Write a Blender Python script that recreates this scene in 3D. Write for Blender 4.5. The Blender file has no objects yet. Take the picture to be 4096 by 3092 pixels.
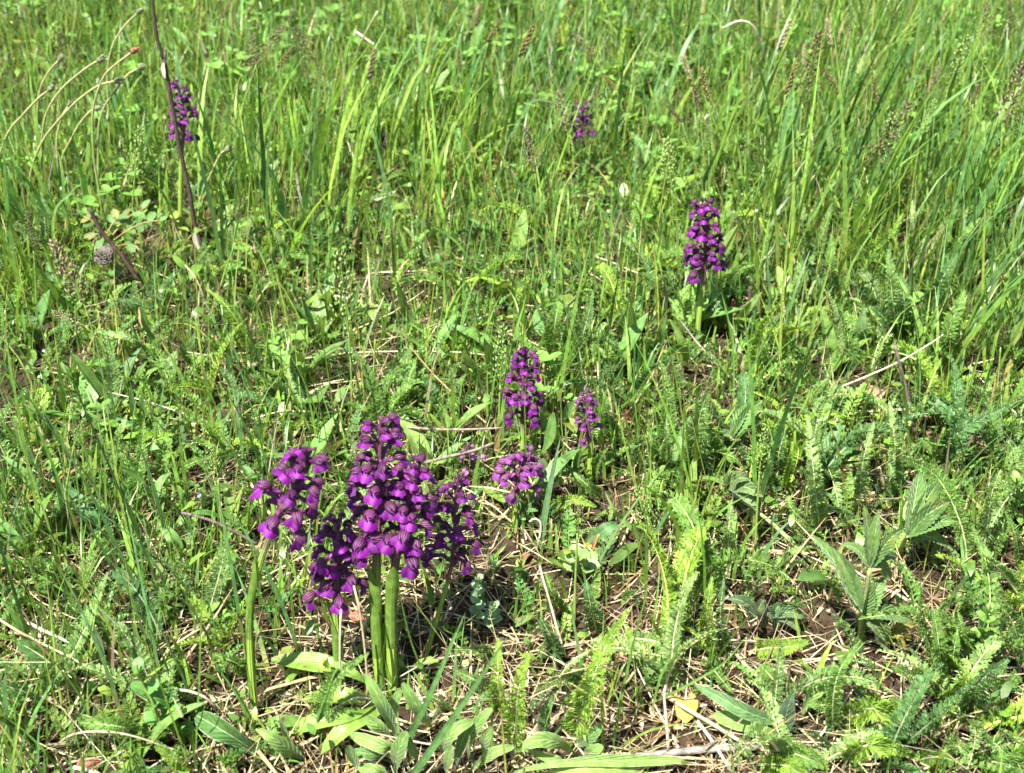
import bpy, math, random
import numpy as np
from mathutils import Vector, Matrix

rng = np.random.default_rng(7)
random.seed(7)
SC = bpy.context.scene
COL = SC.collection

# ------------------------------------------------------------------ camera
CAM_Z, PITCH, FPX = 0.5017, 30.0, 5000.0
cam_d = bpy.data.cameras.new('camera')
cam = bpy.data.objects.new('camera', cam_d)
COL.objects.link(cam)
cam.location = (0, 0, CAM_Z)
cam.rotation_euler = (math.radians(90 - PITCH), 0, 0)
cam_d.sensor_width = 36.0
cam_d.lens = 36.0 * FPX / 4096.0
cam_d.clip_start, cam_d.clip_end = 0.02, 600.0
cam_d.dof.use_dof = True
cam_d.dof.focus_distance = 0.78
cam_d.dof.aperture_fstop = 15.0
SC.camera = cam

# ------------------------------------------------------------------ sky, sun, exposure
SUN = Vector((-0.34, -0.46, 1.0)).normalized()
world = bpy.data.worlds.new('World')
SC.world = world
world.use_nodes = True
wt = world.node_tree
wt.nodes.clear()
sky = wt.nodes.new('ShaderNodeTexSky')
sky.sky_type = 'NISHITA'
sky.sun_disc = False
sky.sun_elevation = math.asin(SUN.z)
sky.sun_rotation = math.atan2(SUN.x, SUN.y)
bg = wt.nodes.new('ShaderNodeBackground')
bg.inputs['Strength'].default_value = 0.06
wo = wt.nodes.new('ShaderNodeOutputWorld')
wt.links.new(sky.outputs[0], bg.inputs['Color'])
wt.links.new(bg.outputs[0], wo.inputs['Surface'])
sun_d = bpy.data.lights.new('sun', 'SUN')
sun_d.energy = 5.0
sun_d.angle = math.radians(0.53)
sun_d.color = (1.0, 0.955, 0.88)
sun = bpy.data.objects.new('sun', sun_d)
COL.objects.link(sun)
sun.rotation_euler = SUN.to_track_quat('Z', 'Y').to_euler()
sun.location = (-1, -1, 3)
SC.view_settings.view_transform = 'Standard'
SC.view_settings.look = 'None'
SC.view_settings.gamma = 1.0
SC.view_settings.exposure = 1.9
SC.cycles.max_bounces = 4
SC.cycles.diffuse_bounces = 2
SC.cycles.use_adaptive_sampling = True
SC.cycles.adaptive_threshold = 0.03
SC.cycles.debug_use_spatial_splits = True
SC.cycles.glossy_bounces = 1
SC.cycles.transmission_bounces = 3

# ------------------------------------------------------------------ geometry of the place
cp, sp = math.cos(math.radians(PITCH)), math.sin(math.radians(PITCH))
SLOPE = math.tan(math.radians(5.0))


def gz(x, y):
    """height of the meadow floor: a gentle rise with hummocks"""
    x = np.asarray(x, float); y = np.asarray(y, float)
    f = np.exp(-((np.maximum(0, np.abs(x) - 3) + np.maximum(0, y - 4)) / 6.0))
    return (SLOPE * (y - 0.5) + f * (0.006 * np.sin(9 * x + 1.0) * np.cos(7.3 * y + .4)
            + 0.0035 * np.sin(23 * x + 2.1 + 5 * y) + 0.0025 * np.sin(31 * y - 17 * x)
            + 0.0012 * np.sin(83 * x + 40 * y) + 0.0012 * np.sin(97 * y - 31 * x + 1)))


def ray(px, py):
    u, v = (px - 2048.0) / FPX, (py - 1546.0) / FPX
    return np.array([u, cp - v * sp, -sp - v * cp])


def P(px, py, h=0.0):
    """the place seen at a pixel of the photograph, h metres above the meadow floor"""
    d = ray(px, py)
    t = (CAM_Z - h + SLOPE * .5) / (-d[2] + SLOPE * d[1])
    for _ in range(8):
        q = d * t
        e = CAM_Z + q[2] - float(gz(q[0], q[1])) - h
        t += e / (-d[2] + SLOPE * d[1])
    q = d * t
    return np.array([q[0], q[1], CAM_Z + q[2]])


def V(px, py, base, lean=0.0):
    """the place seen at a pixel in the upright plane through base (lean: degrees away from the viewer)"""
    d = ray(px, py)
    a = math.radians(lean)
    n = np.array([0, math.cos(a), -math.sin(a)])
    o = np.array([0, 0, CAM_Z])
    t = np.dot(base - o, n) / np.dot(d, n)
    return o + d * t


def proj(p):
    p = np.asarray(p)
    x, y, z = p[:, 0], p[:, 1], p[:, 2] - CAM_Z
    dep = y * cp - z * sp
    up = y * sp + z * cp
    return 2048 + FPX * x / dep, 1546 - FPX * up / dep, dep


# ------------------------------------------------------------------ materials
def nd(nt, t, **kw):
    n = nt.nodes.new(t)
    for k, v in kw.items():
        setattr(n, k, v)
    return n


def mixc(nt, fac, a, b, mode='MIX'):
    m = nt.nodes.new('ShaderNodeMix')
    m.data_type = 'RGBA'
    m.blend_type = mode
    for sock, v in ((m.inputs['Factor'], fac), (m.inputs['A'], a), (m.inputs['B'], b)):
        if isinstance(v, bpy.types.NodeSocket):
            nt.links.new(v, sock)
        elif isinstance(v, (tuple, list)):
            sock.default_value = (*v[:3], 1)
        else:
            sock.default_value = v
    return m.outputs['Result']


def math_(nt, op, a, b=None, c=None):
    m = nt.nodes.new('ShaderNodeMath')
    m.operation = op
    for i, v in enumerate((a, b, c)):
        if v is None:
            continue
        if isinstance(v, bpy.types.NodeSocket):
            nt.links.new(v, m.inputs[i])
        else:
            m.inputs[i].default_value = v
    return m.outputs[0]


def smooth(nt, v, lo, hi, a=0.0, b=1.0):
    m = nt.nodes.new('ShaderNodeMapRange')
    m.interpolation_type = 'SMOOTHSTEP'
    nt.links.new(v, m.inputs[0])
    for i, x in zip((1, 2, 3, 4), (lo, hi, a, b)):
        m.inputs[i].default_value = x
    return m.outputs[0]


def noise(nt, scale, detail=3, coord=None, rough=.6):
    n = nt.nodes.new('ShaderNodeTexNoise')
    n.inputs['Scale'].default_value = scale
    n.inputs['Detail'].default_value = detail
    n.inputs['Roughness'].default_value = rough
    if coord is not None:
        nt.links.new(coord, n.inputs['Vector'])
    return n.outputs['Fac']


def new_mat(name):
    m = bpy.data.materials.new(name)
    m.use_nodes = True
    nt = m.node_tree
    nt.nodes.clear()
    return m, nt


def finish(nt, color, transl, rough, spec=.4, tcol=None, bump=None, bump_d=.0003, sheen=0.0, bs=.5):
    out = nt.nodes.new('ShaderNodeOutputMaterial')
    b = nt.nodes.new('ShaderNodeBsdfPrincipled')
    nt.links.new(color, b.inputs['Base Color'])
    if isinstance(rough, bpy.types.NodeSocket):
        nt.links.new(rough, b.inputs['Roughness'])
    else:
        b.inputs['Roughness'].default_value = rough
    b.inputs['Specular IOR Level'].default_value = spec
    if sheen:
        b.inputs['Sheen Weight'].default_value = sheen
        b.inputs['Sheen Roughness'].default_value = .4
    if bump is not None:
        bn = nt.nodes.new('ShaderNodeBump')
        bn.inputs['Strength'].default_value = bs
        bn.inputs['Distance'].default_value = bump_d
        nt.links.new(bump, bn.inputs['Height'])
        nt.links.new(bn.outputs[0], b.inputs['Normal'])
    if transl > 0:
        t = nt.nodes.new('ShaderNodeBsdfTranslucent')
        nt.links.new(tcol if tcol is not None else color, t.inputs['Color'])
        mx = nt.nodes.new('ShaderNodeMixShader')
        mx.inputs[0].default_value = transl
        nt.links.new(b.outputs[0], mx.inputs[1])
        nt.links.new(t.outputs[0], mx.inputs[2])
        nt.links.new(mx.outputs[0], out.inputs['Surface'])
    else:
        nt.links.new(b.outputs[0], out.inputs['Surface'])


def attr_col(nt):
    a = nd(nt, 'ShaderNodeAttribute', attribute_name='col')
    oi = nd(nt, 'ShaderNodeObjectInfo')
    return mixc(nt, 1.0, a.outputs['Color'], oi.outputs['Color'], 'MULTIPLY'), oi


def st(nt):
    a = nd(nt, 'ShaderNodeAttribute', attribute_name='st')
    s = nd(nt, 'ShaderNodeSeparateXYZ')
    nt.links.new(a.outputs['Vector'], s.inputs[0])
    return s.outputs[0], s.outputs[1], s.outputs[2]


def mat_blade(name, transl=.4, rough=.4, spec=.42, nscale=140., amt=.35):
    m, nt = new_mat(name)
    c, oi = attr_col(nt)
    tc = nd(nt, 'ShaderNodeTexCoord')
    n = noise(nt, nscale, 3, tc.outputs['Object'])
    f = smooth(nt, n, .3, .7, 1 - amt, 1 + amt * .6)
    c2 = mixc(nt, 1.0, c, f, 'MULTIPLY')
    tcol = mixc(nt, 1.0, c2, (1.55, 1.5, .8), 'MULTIPLY')
    finish(nt, c2, transl, rough, spec, tcol)
    return m


def mat_leaf(name, transl=.3, rough=.5, spec=.35, rib=(.42, .5, .2), ribw=.05, ribf=.6, sheen=0., veins=0, vamt=.2, edge=0., blotch=0., vein_d=.0004):
    m, nt = new_mat(name)
    c, oi = attr_col(nt)
    s, t, _ = st(nt)
    sa = math_(nt, 'ABSOLUTE', s)
    tc = nd(nt, 'ShaderNodeTexCoord')
    n = noise(nt, 220., 4, tc.outputs['Object'])
    c = mixc(nt, 1.0, c, smooth(nt, n, .3, .7, .72, 1.22), 'MULTIPLY')
    n2 = noise(nt, 60., 2, tc.outputs['Object'])
    c = mixc(nt, smooth(nt, n2, .55, .8, 0., .35), c, (.3, .36, .06))
    if blotch:
        n3 = noise(nt, 95., 3, tc.outputs['Object'])
        c = mixc(nt, smooth(nt, n3, .62, .7, 0., blotch), c, (.12, .07, .03))
    h = n
    if veins:
        k = math_(nt, 'SUBTRACT', math_(nt, 'MULTIPLY', t, float(veins)), math_(nt, 'MULTIPLY', sa, 2.2))
        w = math_(nt, 'ABSOLUTE', math_(nt, 'SINE', math_(nt, 'MULTIPLY', k, math.pi)))
        vm = smooth(nt, w, .0, .28, 1., 0.)
        c = mixc(nt, math_(nt, 'MULTIPLY', vm, vamt), c, tuple(x * .55 for x in rib))
        h = math_(nt, 'ADD', math_(nt, 'MULTIPLY', w, 1.3), math_(nt, 'MULTIPLY', n, .5))
    else:
        w = math_(nt, 'SINE', math_(nt, 'MULTIPLY', s, 26.))
        h = math_(nt, 'ADD', math_(nt, 'MULTIPLY', w, .25), n)
    c = mixc(nt, smooth(nt, sa, ribw * .4, ribw, ribf, 0.), c, rib)
    if edge:
        c = mixc(nt, smooth(nt, sa, .9, 1., 0., edge), c, (.5, .55, .42))
    tcol = mixc(nt, 1.0, c, (1.7, 1.45, .7), 'MULTIPLY')
    finish(nt, c, transl, rough, spec, tcol, h, vein_d, sheen)
    return m


def mat_plain(name, rough=.7, spec=.2, nscale=300., amt=.4, transl=0., stretch=None, bump_d=.0003, second=None):
    m, nt = new_mat(name)
    c, oi = attr_col(nt)
    tc = nd(nt, 'ShaderNodeTexCoord')
    n = noise(nt, nscale, 4, tc.outputs['Object'])
    c = mixc(nt, 1.0, c, smooth(nt, n, .3, .7, 1 - amt, 1 + amt), 'MULTIPLY')
    if second:
        n2 = noise(nt, nscale * .3, 3, tc.outputs['Object'])
        c = mixc(nt, smooth(nt, n2, .5, .62), c, second)
    finish(nt, c, transl, rough, spec, None, n, bump_d)
    return m


M = {}
M['grass'] = mat_blade('grass_blades')
M['straw'] = mat_blade('dry_straw', .12, .5, .4, 200., .3)
M['yarrow'] = mat_blade('yarrow_leaf', .38, .5, .3, 90., .3)
M['lance'] = mat_leaf('smooth_leaf', .3, .5, .33, ribf=.45)
M['hairy'] = mat_leaf('hairy_leaf', .25, .6, .25, rib=(.45, .55, .28), ribf=.7, sheen=.15, edge=.5, veins=9, vamt=.15, vein_d=.0006)
M['toothed'] = mat_leaf('toothed_leaf', .28, .5, .35, rib=(.4, .52, .2), ribf=.8, sheen=.15, veins=9, vamt=.4, vein_d=.0012)
M['orchid_leaf'] = mat_leaf('orchid_leaf', .3, .38, .45, rib=(.3, .38, .1), ribf=.2, blotch=.8)
M['waxy'] = mat_leaf('waxy_leaf', .22, .4, .45, rib=(.35, .48, .22), ribf=.35)
M['wood'] = mat_plain('dead_stalk', .75, .2, 260., .45)
M['paper'] = mat_plain('wasp_paper', .9, .1, 500., .35)
M['seed'] = mat_blade('seed_head', .25, .55, .3, 400., .35)
M['stalk'] = mat_plain('green_stalk', .45, .4, 200., .18, .15)


def make_stem_mat():
    m, nt = new_mat('orchid_stem')
    s, t, _ = st(nt)
    tc = nd(nt, 'ShaderNodeTexCoord')
    n = noise(nt, 150., 3, tc.outputs['Object'])
    tt = math_(nt, 'ADD', t, math_(nt, 'MULTIPLY', math_(nt, 'SUBTRACT', n, .5), .18))
    c = mixc(nt, smooth(nt, tt, .72, 1.02), (.235, .36, .05), (.11, .028, .07))
    w = math_(nt, 'SINE', math_(nt, 'MULTIPLY', s, 60.))
    c = mixc(nt, smooth(nt, w, .4, 1., 0., .28), c, (.33, .46, .09))
    n5 = noise(nt, 420., 4, tc.outputs['Object'])
    c = mixc(nt, smooth(nt, n5, .58, .72, 0., .45), c, (.16, .15, .05))
    finish(nt, c, .15, .55, .28, None, math_(nt, 'ADD', w, n), .0006)
    return m


def make_lip_mat():
    m, nt = new_mat('orchid_lip')
    s, t, _ = st(nt)
    oi = nd(nt, 'ShaderNodeObjectInfo')
    cx = nd(nt, 'ShaderNodeCombineXYZ')
    nt.links.new(math_(nt, 'ADD', s, math_(nt, 'MULTIPLY', oi.outputs['Random'], 9.)), cx.inputs[0])
    nt.links.new(t, cx.inputs[1])
    vo = nd(nt, 'ShaderNodeTexVoronoi')
    vo.inputs['Scale'].default_value = 5.
    nt.links.new(cx.outputs[0], vo.inputs['Vector'])
    sa = math_(nt, 'ABSOLUTE', s)
    centre = smooth(nt, math_(nt, 'ADD', sa, math_(nt, 'MULTIPLY', t, .35)), .3, .72, 1., 0.)
    spots = math_(nt, 'MULTIPLY', smooth(nt, vo.outputs['Distance'], .2, .32, 1., 0.), centre)
    base = mixc(nt, oi.outputs['Random'], (.080, .002, .110), (.135, .0035, .16))
    c = mixc(nt, math_(nt, 'MULTIPLY', centre, .55), base, (.30, .055, .33))
    c = mixc(nt, math_(nt, 'MULTIPLY', spots, .9), c, (.075, .0, .11))
    c = mixc(nt, 1.0, c, oi.outputs['Color'], 'MULTIPLY')
    c = mixc(nt, math_(nt, 'SUBTRACT', 1.0, oi.outputs['Alpha']), c, (.42, .16, .40))
    tcol = mixc(nt, 1.0, c, (1.5, 1.1, 1.3), 'MULTIPLY')
    n = noise(nt, 14., 3, cx.outputs[0])
    finish(nt, c, .3, .5, .22, tcol, n, .0004, .08)
    return m


def make_hood_mat():
    m, nt = new_mat('orchid_hood')
    s, t, _ = st(nt)
    oi = nd(nt, 'ShaderNodeObjectInfo')
    w = math_(nt, 'SINE', math_(nt, 'MULTIPLY', s, 15.))
    base = mixc(nt, oi.outputs['Random'], (.085, .020, .075), (.14, .040, .095))
    c = mixc(nt, smooth(nt, t, .5, 1., 0., .5), base, (.17, .02, .20))
    c = mixc(nt, smooth(nt, w, .2, .8, 0., .9), c, (.022, .009, .016))
    c = mixc(nt, 1.0, c, oi.outputs['Color'], 'MULTIPLY')
    c = mixc(nt, math_(nt, 'SUBTRACT', 1.0, oi.outputs['Alpha']), c, (.40, .20, .36))
    tcol = mixc(nt, 1.0, c, (1.5, 1.0, 1.2), 'MULTIPLY')
    finish(nt, c, .22, .45, .3, tcol, w, .0003)
    return m


def make_ovary_mat():
    m, nt = new_mat('orchid_ovary')
    s, t, _ = st(nt)
    oi = nd(nt, 'ShaderNodeObjectInfo')
    c = mixc(nt, oi.outputs['Random'], (.075, .012, .06), (.13, .018, .12))
    c = mixc(nt, smooth(nt, t, .0, .5, .45, 0.), c, (.14, .13, .045))
    c = mixc(nt, 1.0, c, oi.outputs['Color'], 'MULTIPLY')
    finish(nt, c, .12, .42, .4)
    return m


M['stem'] = make_stem_mat()
M['lip'] = make_lip_mat()
M['hood'] = make_hood_mat()
M['ovary'] = make_ovary_mat()


def make_soil():
    m, nt = new_mat('meadow_soil')
    tc = nd(nt, 'ShaderNodeTexCoord')
    o = tc.outputs['Object']
    a = noise(nt, 55., 8, o, .7)
    b = noise(nt, 400., 5, o, .7)
    c = mixc(nt, smooth(nt, a, .35, .65), (.018, .012, .008), (.06, .042, .025))
    c = mixc(nt, smooth(nt, b, .55, .7, 0., .7), c, (.12, .09, .055))
    g = noise(nt, 1.3, 4, o)
    sp_ = nd(nt, 'ShaderNodeSeparateXYZ')
    nt.links.new(o, sp_.inputs[0])
    far = smooth(nt, sp_.outputs[1], 1.7, 3.4)
    c = mixc(nt, far, c, mixc(nt, g, (.06, .12, .02), (.11, .18, .035)))
    finish(nt, c, 0, .95, .1, None, math_(nt, 'ADD', a, math_(nt, 'MULTIPLY', b, .5)), .004, 0, .9)
    return m


M['soil'] = make_soil()


# ------------------------------------------------------------------ mesh helpers
def build_mesh(name, v, faces, mat, col=None, stv=None, smooth_=True):
    """faces: (n,4) or (n,3) array, or list of such arrays"""
    v = np.asarray(v, np.float32)
    fl = faces if isinstance(faces, list) else [faces]
    fl = [np.asarray(f, np.int32) for f in fl if len(f)]
    me = bpy.data.meshes.new(name)
    me.vertices.add(len(v))
    me.vertices.foreach_set('co', v.ravel())
    loops = np.concatenate([f.ravel() for f in fl])
    sizes = np.concatenate([np.full(len(f), f.shape[1], np.int32) for f in fl])
    me.loops.add(len(loops))
    me.loops.foreach_set('vertex_index', loops)
    starts = np.zeros(len(sizes), np.int32)
    starts[1:] = np.cumsum(sizes)[:-1]
    me.polygons.add(len(sizes))
    me.polygons.foreach_set('loop_start', starts)
    if smooth_:
        me.polygons.foreach_set('use_smooth', np.ones(len(sizes), bool))
    if col is not None:
        c = np.ones((len(v), 4), np.float32)
        c[:, :3] = col
        me.attributes.new('col', 'FLOAT_COLOR', 'POINT').data.foreach_set('color', c.ravel())
    if stv is not None:
        s3 = np.zeros((len(v), 3), np.float32)
        s3[:, :stv.shape[1]] = stv
        me.attributes.new('st', 'FLOAT_VECTOR', 'POINT').data.foreach_set('vector', s3.ravel())
    me.materials.append(mat)
    me.update(calc_edges=True)
    return me


class Acc:
    """collects several shapes into one mesh"""
    def __init__(s):
        s.v, s.f, s.c, s.s, s.n = [], [], [], [], 0

    def add(s, v, f, c=(1, 1, 1), stv=None):
        v = np.asarray(v, float)
        s.v.append(v)
        for g in (f if isinstance(f, list) else [f]):
            if len(g):
                s.f.append(np.asarray(g, np.int32) + s.n)
        s.c.append(np.broadcast_to(np.asarray(c, float), v.shape))
        s.s.append(np.zeros((len(v), 2)) if stv is None else stv)
        s.n += len(v)

    def mesh(s, name, mat, off=(0, 0, 0), smooth_=True):
        return build_mesh(name, np.concatenate(s.v) - np.asarray(off), s.f, mat, np.concatenate(s.c), np.concatenate(s.s), smooth_)


def link(name, me, parent=None, mw=None):
    o = bpy.data.objects.new(name, me)
    COL.objects.link(o)
    if parent is not None:
        o.parent = parent
    if mw is not None:
        o.matrix_local = mw
    return o


def tag(o, label, cat, group=None):
    o['label'] = label
    o['category'] = cat
    o['kind'] = 'thing'
    if group:
        o['group'] = group
    return o


def thing(name, label, cat, loc, group=None):
    o = bpy.data.objects.new(name, None)
    o.empty_display_size = .01
    COL.objects.link(o)
    o.location = loc
    return tag(o, label, cat, group)


def spline(pts, n):
    """Catmull-Rom through pts, n samples evenly spaced in length"""
    p = np.asarray(pts, float)
    if len(p) == 2:
        p = np.array([p[0], (p[0] + p[1]) / 2, p[1]])
    q = np.vstack([2 * p[0] - p[1], p, 2 * p[-1] - p[-2]])
    out = []
    for i in range(1, len(q) - 2):
        t = np.linspace(0, 1, 14, endpoint=(i == len(q) - 3))[:, None]
        a, b, c, d = q[i - 1], q[i], q[i + 1], q[i + 2]
        out.append(.5 * ((2 * b) + (c - a) * t + (2 * a - 5 * b + 4 * c - d) * t ** 2 + (3 * b - a - 3 * c + d) * t ** 3))
    o = np.vstack(out)
    L = np.r_[0, np.cumsum(np.linalg.norm(np.diff(o, axis=0), axis=1))]
    g = np.linspace(0, L[-1], n)
    return np.stack([np.interp(g, L, o[:, k]) for k in range(3)], 1)


def unit(a):
    return a / np.maximum(np.linalg.norm(a, axis=-1, keepdims=True), 1e-9)


def frames(c, nref):
    T = unit(np.gradient(c, axis=0))
    nref = np.broadcast_to(np.asarray(nref, float), c.shape)
    S = unit(np.cross(T, nref))
    N = np.cross(S, T)
    return T, S, N


def tube(c, r, sides=8, close=True):
    """round tube along samples c with radii r -> v, faces, st"""
    c = np.asarray(c, float)
    n = len(c)
    r = np.broadcast_to(np.asarray(r, float), (n,))
    T = unit(np.gradient(c, axis=0))
    ref = np.array([0.31, .9, .12]) if abs(T[0, 1]) < .8 else np.array([.9, .1, .3])
    S = unit(np.cross(T, ref))
    N = np.cross(S, T)
    a = np.linspace(0, 2 * np.pi, sides, endpoint=False)
    v = c[:, None] + r[:, None, None] * (np.cos(a)[None, :, None] * S[:, None] + np.sin(a)[None, :, None] * N[:, None])
    v = v.reshape(-1, 3)
    i, j = np.meshgrid(np.arange(n - 1), np.arange(sides), indexing='ij')
    j2 = (j + 1) % sides
    f = np.stack([i * sides + j, i * sides + j2, (i + 1) * sides + j2, (i + 1) * sides + j], -1).reshape(-1, 4)
    stv = np.stack([np.tile(a / (2 * np.pi), n), np.repeat(np.linspace(0, 1, n), sides)], 1)
    fs = [f]
    if close:
        v = np.vstack([v, c[0], c[-1]])
        stv = np.vstack([stv, [0, 0], [0, 1]])
        k = np.arange(sides)
        k2 = (k + 1) % sides
        fs.append(np.stack([np.full(sides, n * sides), k2, k], 1))
        fs.append(np.stack([np.full(sides, n * sides + 1), (n - 1) * sides + k, (n - 1) * sides + k2], 1))
    return v, fs, stv


def grid_faces(n, m):
    i, j = np.meshgrid(np.arange(n - 1), np.arange(m - 1), indexing='ij')
    return np.stack([i * m + j, i * m + j + 1, (i + 1) * m + j + 1, (i + 1) * m + j], -1).reshape(-1, 4)


def leaf(pts, width, n=14, m=5, shape='lance', nref=(0, -.5, 1), fold=.25, wave=0., col=(.1, .2, .03), tipcol=None, teeth=0, tooth=.15, roll=0., pleat=0., seed=0):
    """one leaf blade along pts -> v, f, c, st"""
    r = np.random.default_rng(seed)
    c = spline(pts, n)
    T, S, N = frames(c, nref)
    if roll:
        a = math.radians(roll)
        S, N = S * math.cos(a) + N * math.sin(a), N * math.cos(a) - S * math.sin(a)
    t = np.linspace(0, 1, n)
    if shape == 'lance':
        w = np.sin(np.pi * np.clip(t * .93 + .05, 0, 1)) ** .8 * (1 - .15 * t)
    elif shape == 'spoon':
        w = (.22 + .78 * np.clip((t - .1) / .55, 0, 1) ** 1.3) * np.sqrt(np.clip(1 - ((t - .62) / .39).clip(0, 1) ** 2.2, 0.002, 1))
    elif shape == 'oval':
        w = np.sqrt(np.clip(1 - (2 * t - 1) ** 2, 0.003, 1)) * (1 - .12 * t)
    else:
        w = (.75 + .25 * np.minimum(1, t * 5)) * np.clip(1 - t ** 2.2, .01, 1) ** .75
    if teeth:
        ph = (t * teeth) % 1.0
        w = w * (1 - tooth + tooth * 1.5 * (1 - ph)) if n < teeth * 3 else w * (1 + tooth * (.6 - ph))
    s = np.linspace(-1, 1, m)
    hw = width * .5 * w
    lift = fold * np.abs(s)[None] * hw[:, None]
    if wave:
        lift = lift + wave * hw.max() * np.abs(s)[None] ** 1.5 * np.sin(t[:, None] * 9 + np.sign(s)[None] * 1.1 + r.uniform(0, 6))
    if pleat:
        lift = lift + pleat * hw.max() * (np.abs(np.sin((t[:, None] * 9 - np.abs(s)[None] * 2.2) * np.pi)) - .5) * np.minimum(1, np.abs(s) * 3)[None]
    v = c[:, None] + S[:, None] * (hw[:, None] * s[None])[..., None] + N[:, None] * lift[..., None]
    col = np.asarray(col, float)
    tc = col if tipcol is None else np.asarray(tipcol, float)
    cc = col[None] * (1 - t[:, None] ** 2) + tc[None] * t[:, None] ** 2
    cc = np.repeat(cc[:, None], m, 1).reshape(-1, 3)
    stv = np.stack([np.tile(s, n), np.repeat(t, m)], 1)
    return v.reshape(-1, 3), grid_faces(n, m), cc, stv


def frond(pts, width, pairs=28, lobes=4, nref=(0, -.5, 1), col=(.1, .2, .04), rib=(.4, .5, .2), seed=0, vee=.6, pet=.12, ribw=.0011, ribn=14, ribs=5, fat=.46):
    """a feathery, finely divided leaf along pts"""
    r = np.random.default_rng(seed)
    c = spline(pts, 60)
    L = np.linalg.norm(np.diff(c, axis=0), axis=1).sum()
    T, S, N = frames(c, nref)
    A = Acc()
    n0 = ribn
    ic = np.linspace(0, 59, n0).astype(int)
    tt = ic / 59.
    v, f, stv = tube(c[ic], ribw * .5 * (1.15 - tt), ribs, False)
    A.add(v, f, rib)
    col = np.asarray(col, float)
    t = pet + (1 - pet) * (np.arange(pairs) + .5) / pairs
    t = np.repeat(t, 2)
    side = np.tile([1., -1.], pairs)
    n = len(t)
    t = np.clip(t + r.normal(0, .12 / pairs, n), 0, 1)
    k = np.clip((t * 59).astype(int), 0, 59)
    prof = np.clip((t - pet) / .14 + .35, 0, 1) * np.clip((1 - t) / .5 + .08, 0, 1) ** .8
    ln = width * .5 * prof * r.uniform(.82, 1.12, n)
    ang = np.radians(r.normal(64, 3.5, n) - 20 * t)
    lift = vee * r.uniform(.75, 1.25, n)
    D = unit(S[k] * (np.sin(ang) * side)[:, None] + T[k] * np.cos(ang)[:, None] + N[k] * (lift * np.sin(ang))[:, None])
    B = c[k]
    W = unit(np.cross(D, N[k] + .2 * r.normal(0, 1, (n, 3))))
    hw = np.full(n, min(L * .9 / pairs, .0022) * fat) * r.uniform(.8, 1.3, n)
    E = B + D * ln[:, None]
    mid = B + D * (ln * .5)[:, None]
    bright = r.uniform(.78, 1.25, n)
    v = np.stack([B - W * hw[:, None] * .5, mid - W * hw[:, None], E, mid + W * hw[:, None]], 1).reshape(-1, 3)
    f = np.arange(n * 4).reshape(n, 4)
    cc = np.repeat(col[None] * bright[:, None], 4, 0)
    A.add(v, f, cc)
    for j in range(lobes):
        for sg in (1., -1.):
            fr = (j + .7 + r.uniform(-.2, .2, n)) / (lobes + .4)
            b = B + D * (ln * fr)[:, None]
            l = ln * .42 * (1.15 - .5 * fr) * r.uniform(.7, 1.3, n)
            up = r.uniform(-.1, .9, n)
            d = unit(D * .75 + W * sg * .75 + N[k] * up[:, None])
            q = unit(np.cross(d, N[k] + .4 * r.normal(0, 1, (n, 3))))
            h = hw * .8
            v = np.stack([b - q * h[:, None], b + d * l[:, None], b + q * h[:, None]], 1).reshape(-1, 3)
            A.add(v, np.arange(n * 3).reshape(n, 3), np.repeat(col[None] * (bright * r.uniform(.85, 1.2, n))[:, None], 3, 0))
    return A


def blades(base, az, length, lean, bend, width, col, segs=4, basecol=None, side=None, curl=1.5, tipcol=None):
    """many grass blades at once -> v, f, c"""
    n = len(base)
    s = np.linspace(0, 1, segs + 1)
    th = lean[:, None] + bend[:, None] * s[None] ** curl
    ds = (length / segs)[:, None]
    dx = np.sin(th) * ds
    dz = np.cos(th) * ds
    hx = np.zeros((n, segs + 1)); hz = np.zeros((n, segs + 1))
    hx[:, 1:] = np.cumsum((dx[:, 1:] + dx[:, :-1]) / 2, 1)
    hz[:, 1:] = np.cumsum((dz[:, 1:] + dz[:, :-1]) / 2, 1)
    c = np.stack([base[:, None, 0] + np.cos(az)[:, None] * hx, base[:, None, 1] + np.sin(az)[:, None] * hx, base[:, None, 2] + hz], -1)
    if side is None:
        side = az + np.pi / 2 + rng.normal(0, .5, n)
    S = np.stack([np.cos(side), np.sin(side), np.zeros(n)], -1)
    w = width[:, None] * .5 * np.clip(1 - s ** 2.4, .03, 1)[None] ** .8
    v = np.stack([c - S[:, None] * w[..., None], c + S[:, None] * w[..., None]], 2)
    i = np.arange(n)[:, None] * (segs + 1) * 2
    j = np.arange(segs)[None] * 2
    a = (i + j)
    f = np.stack([a, a + 1, a + 3, a + 2], -1).reshape(-1, 4)
    cc = np.repeat(col[:, None], segs + 1, 1)
    if basecol is not None:
        m = np.clip(1 - s * 3.2, 0, 1)[None, :, None]
        cc = cc * (1 - m) + np.asarray(basecol)[None, None] * m if np.ndim(basecol) == 1 else cc * (1 - m) + basecol[:, None] * m
    if tipcol is not None:
        m = np.clip((s - .75) * 4, 0, 1)[None, :, None]
        cc = cc * (1 - m) + tipcol[:, None] * m
    cc = np.repeat(cc[:, :, None], 2, 2)
    return v.reshape(-1, 3), f, cc.reshape(-1, 3)


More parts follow.
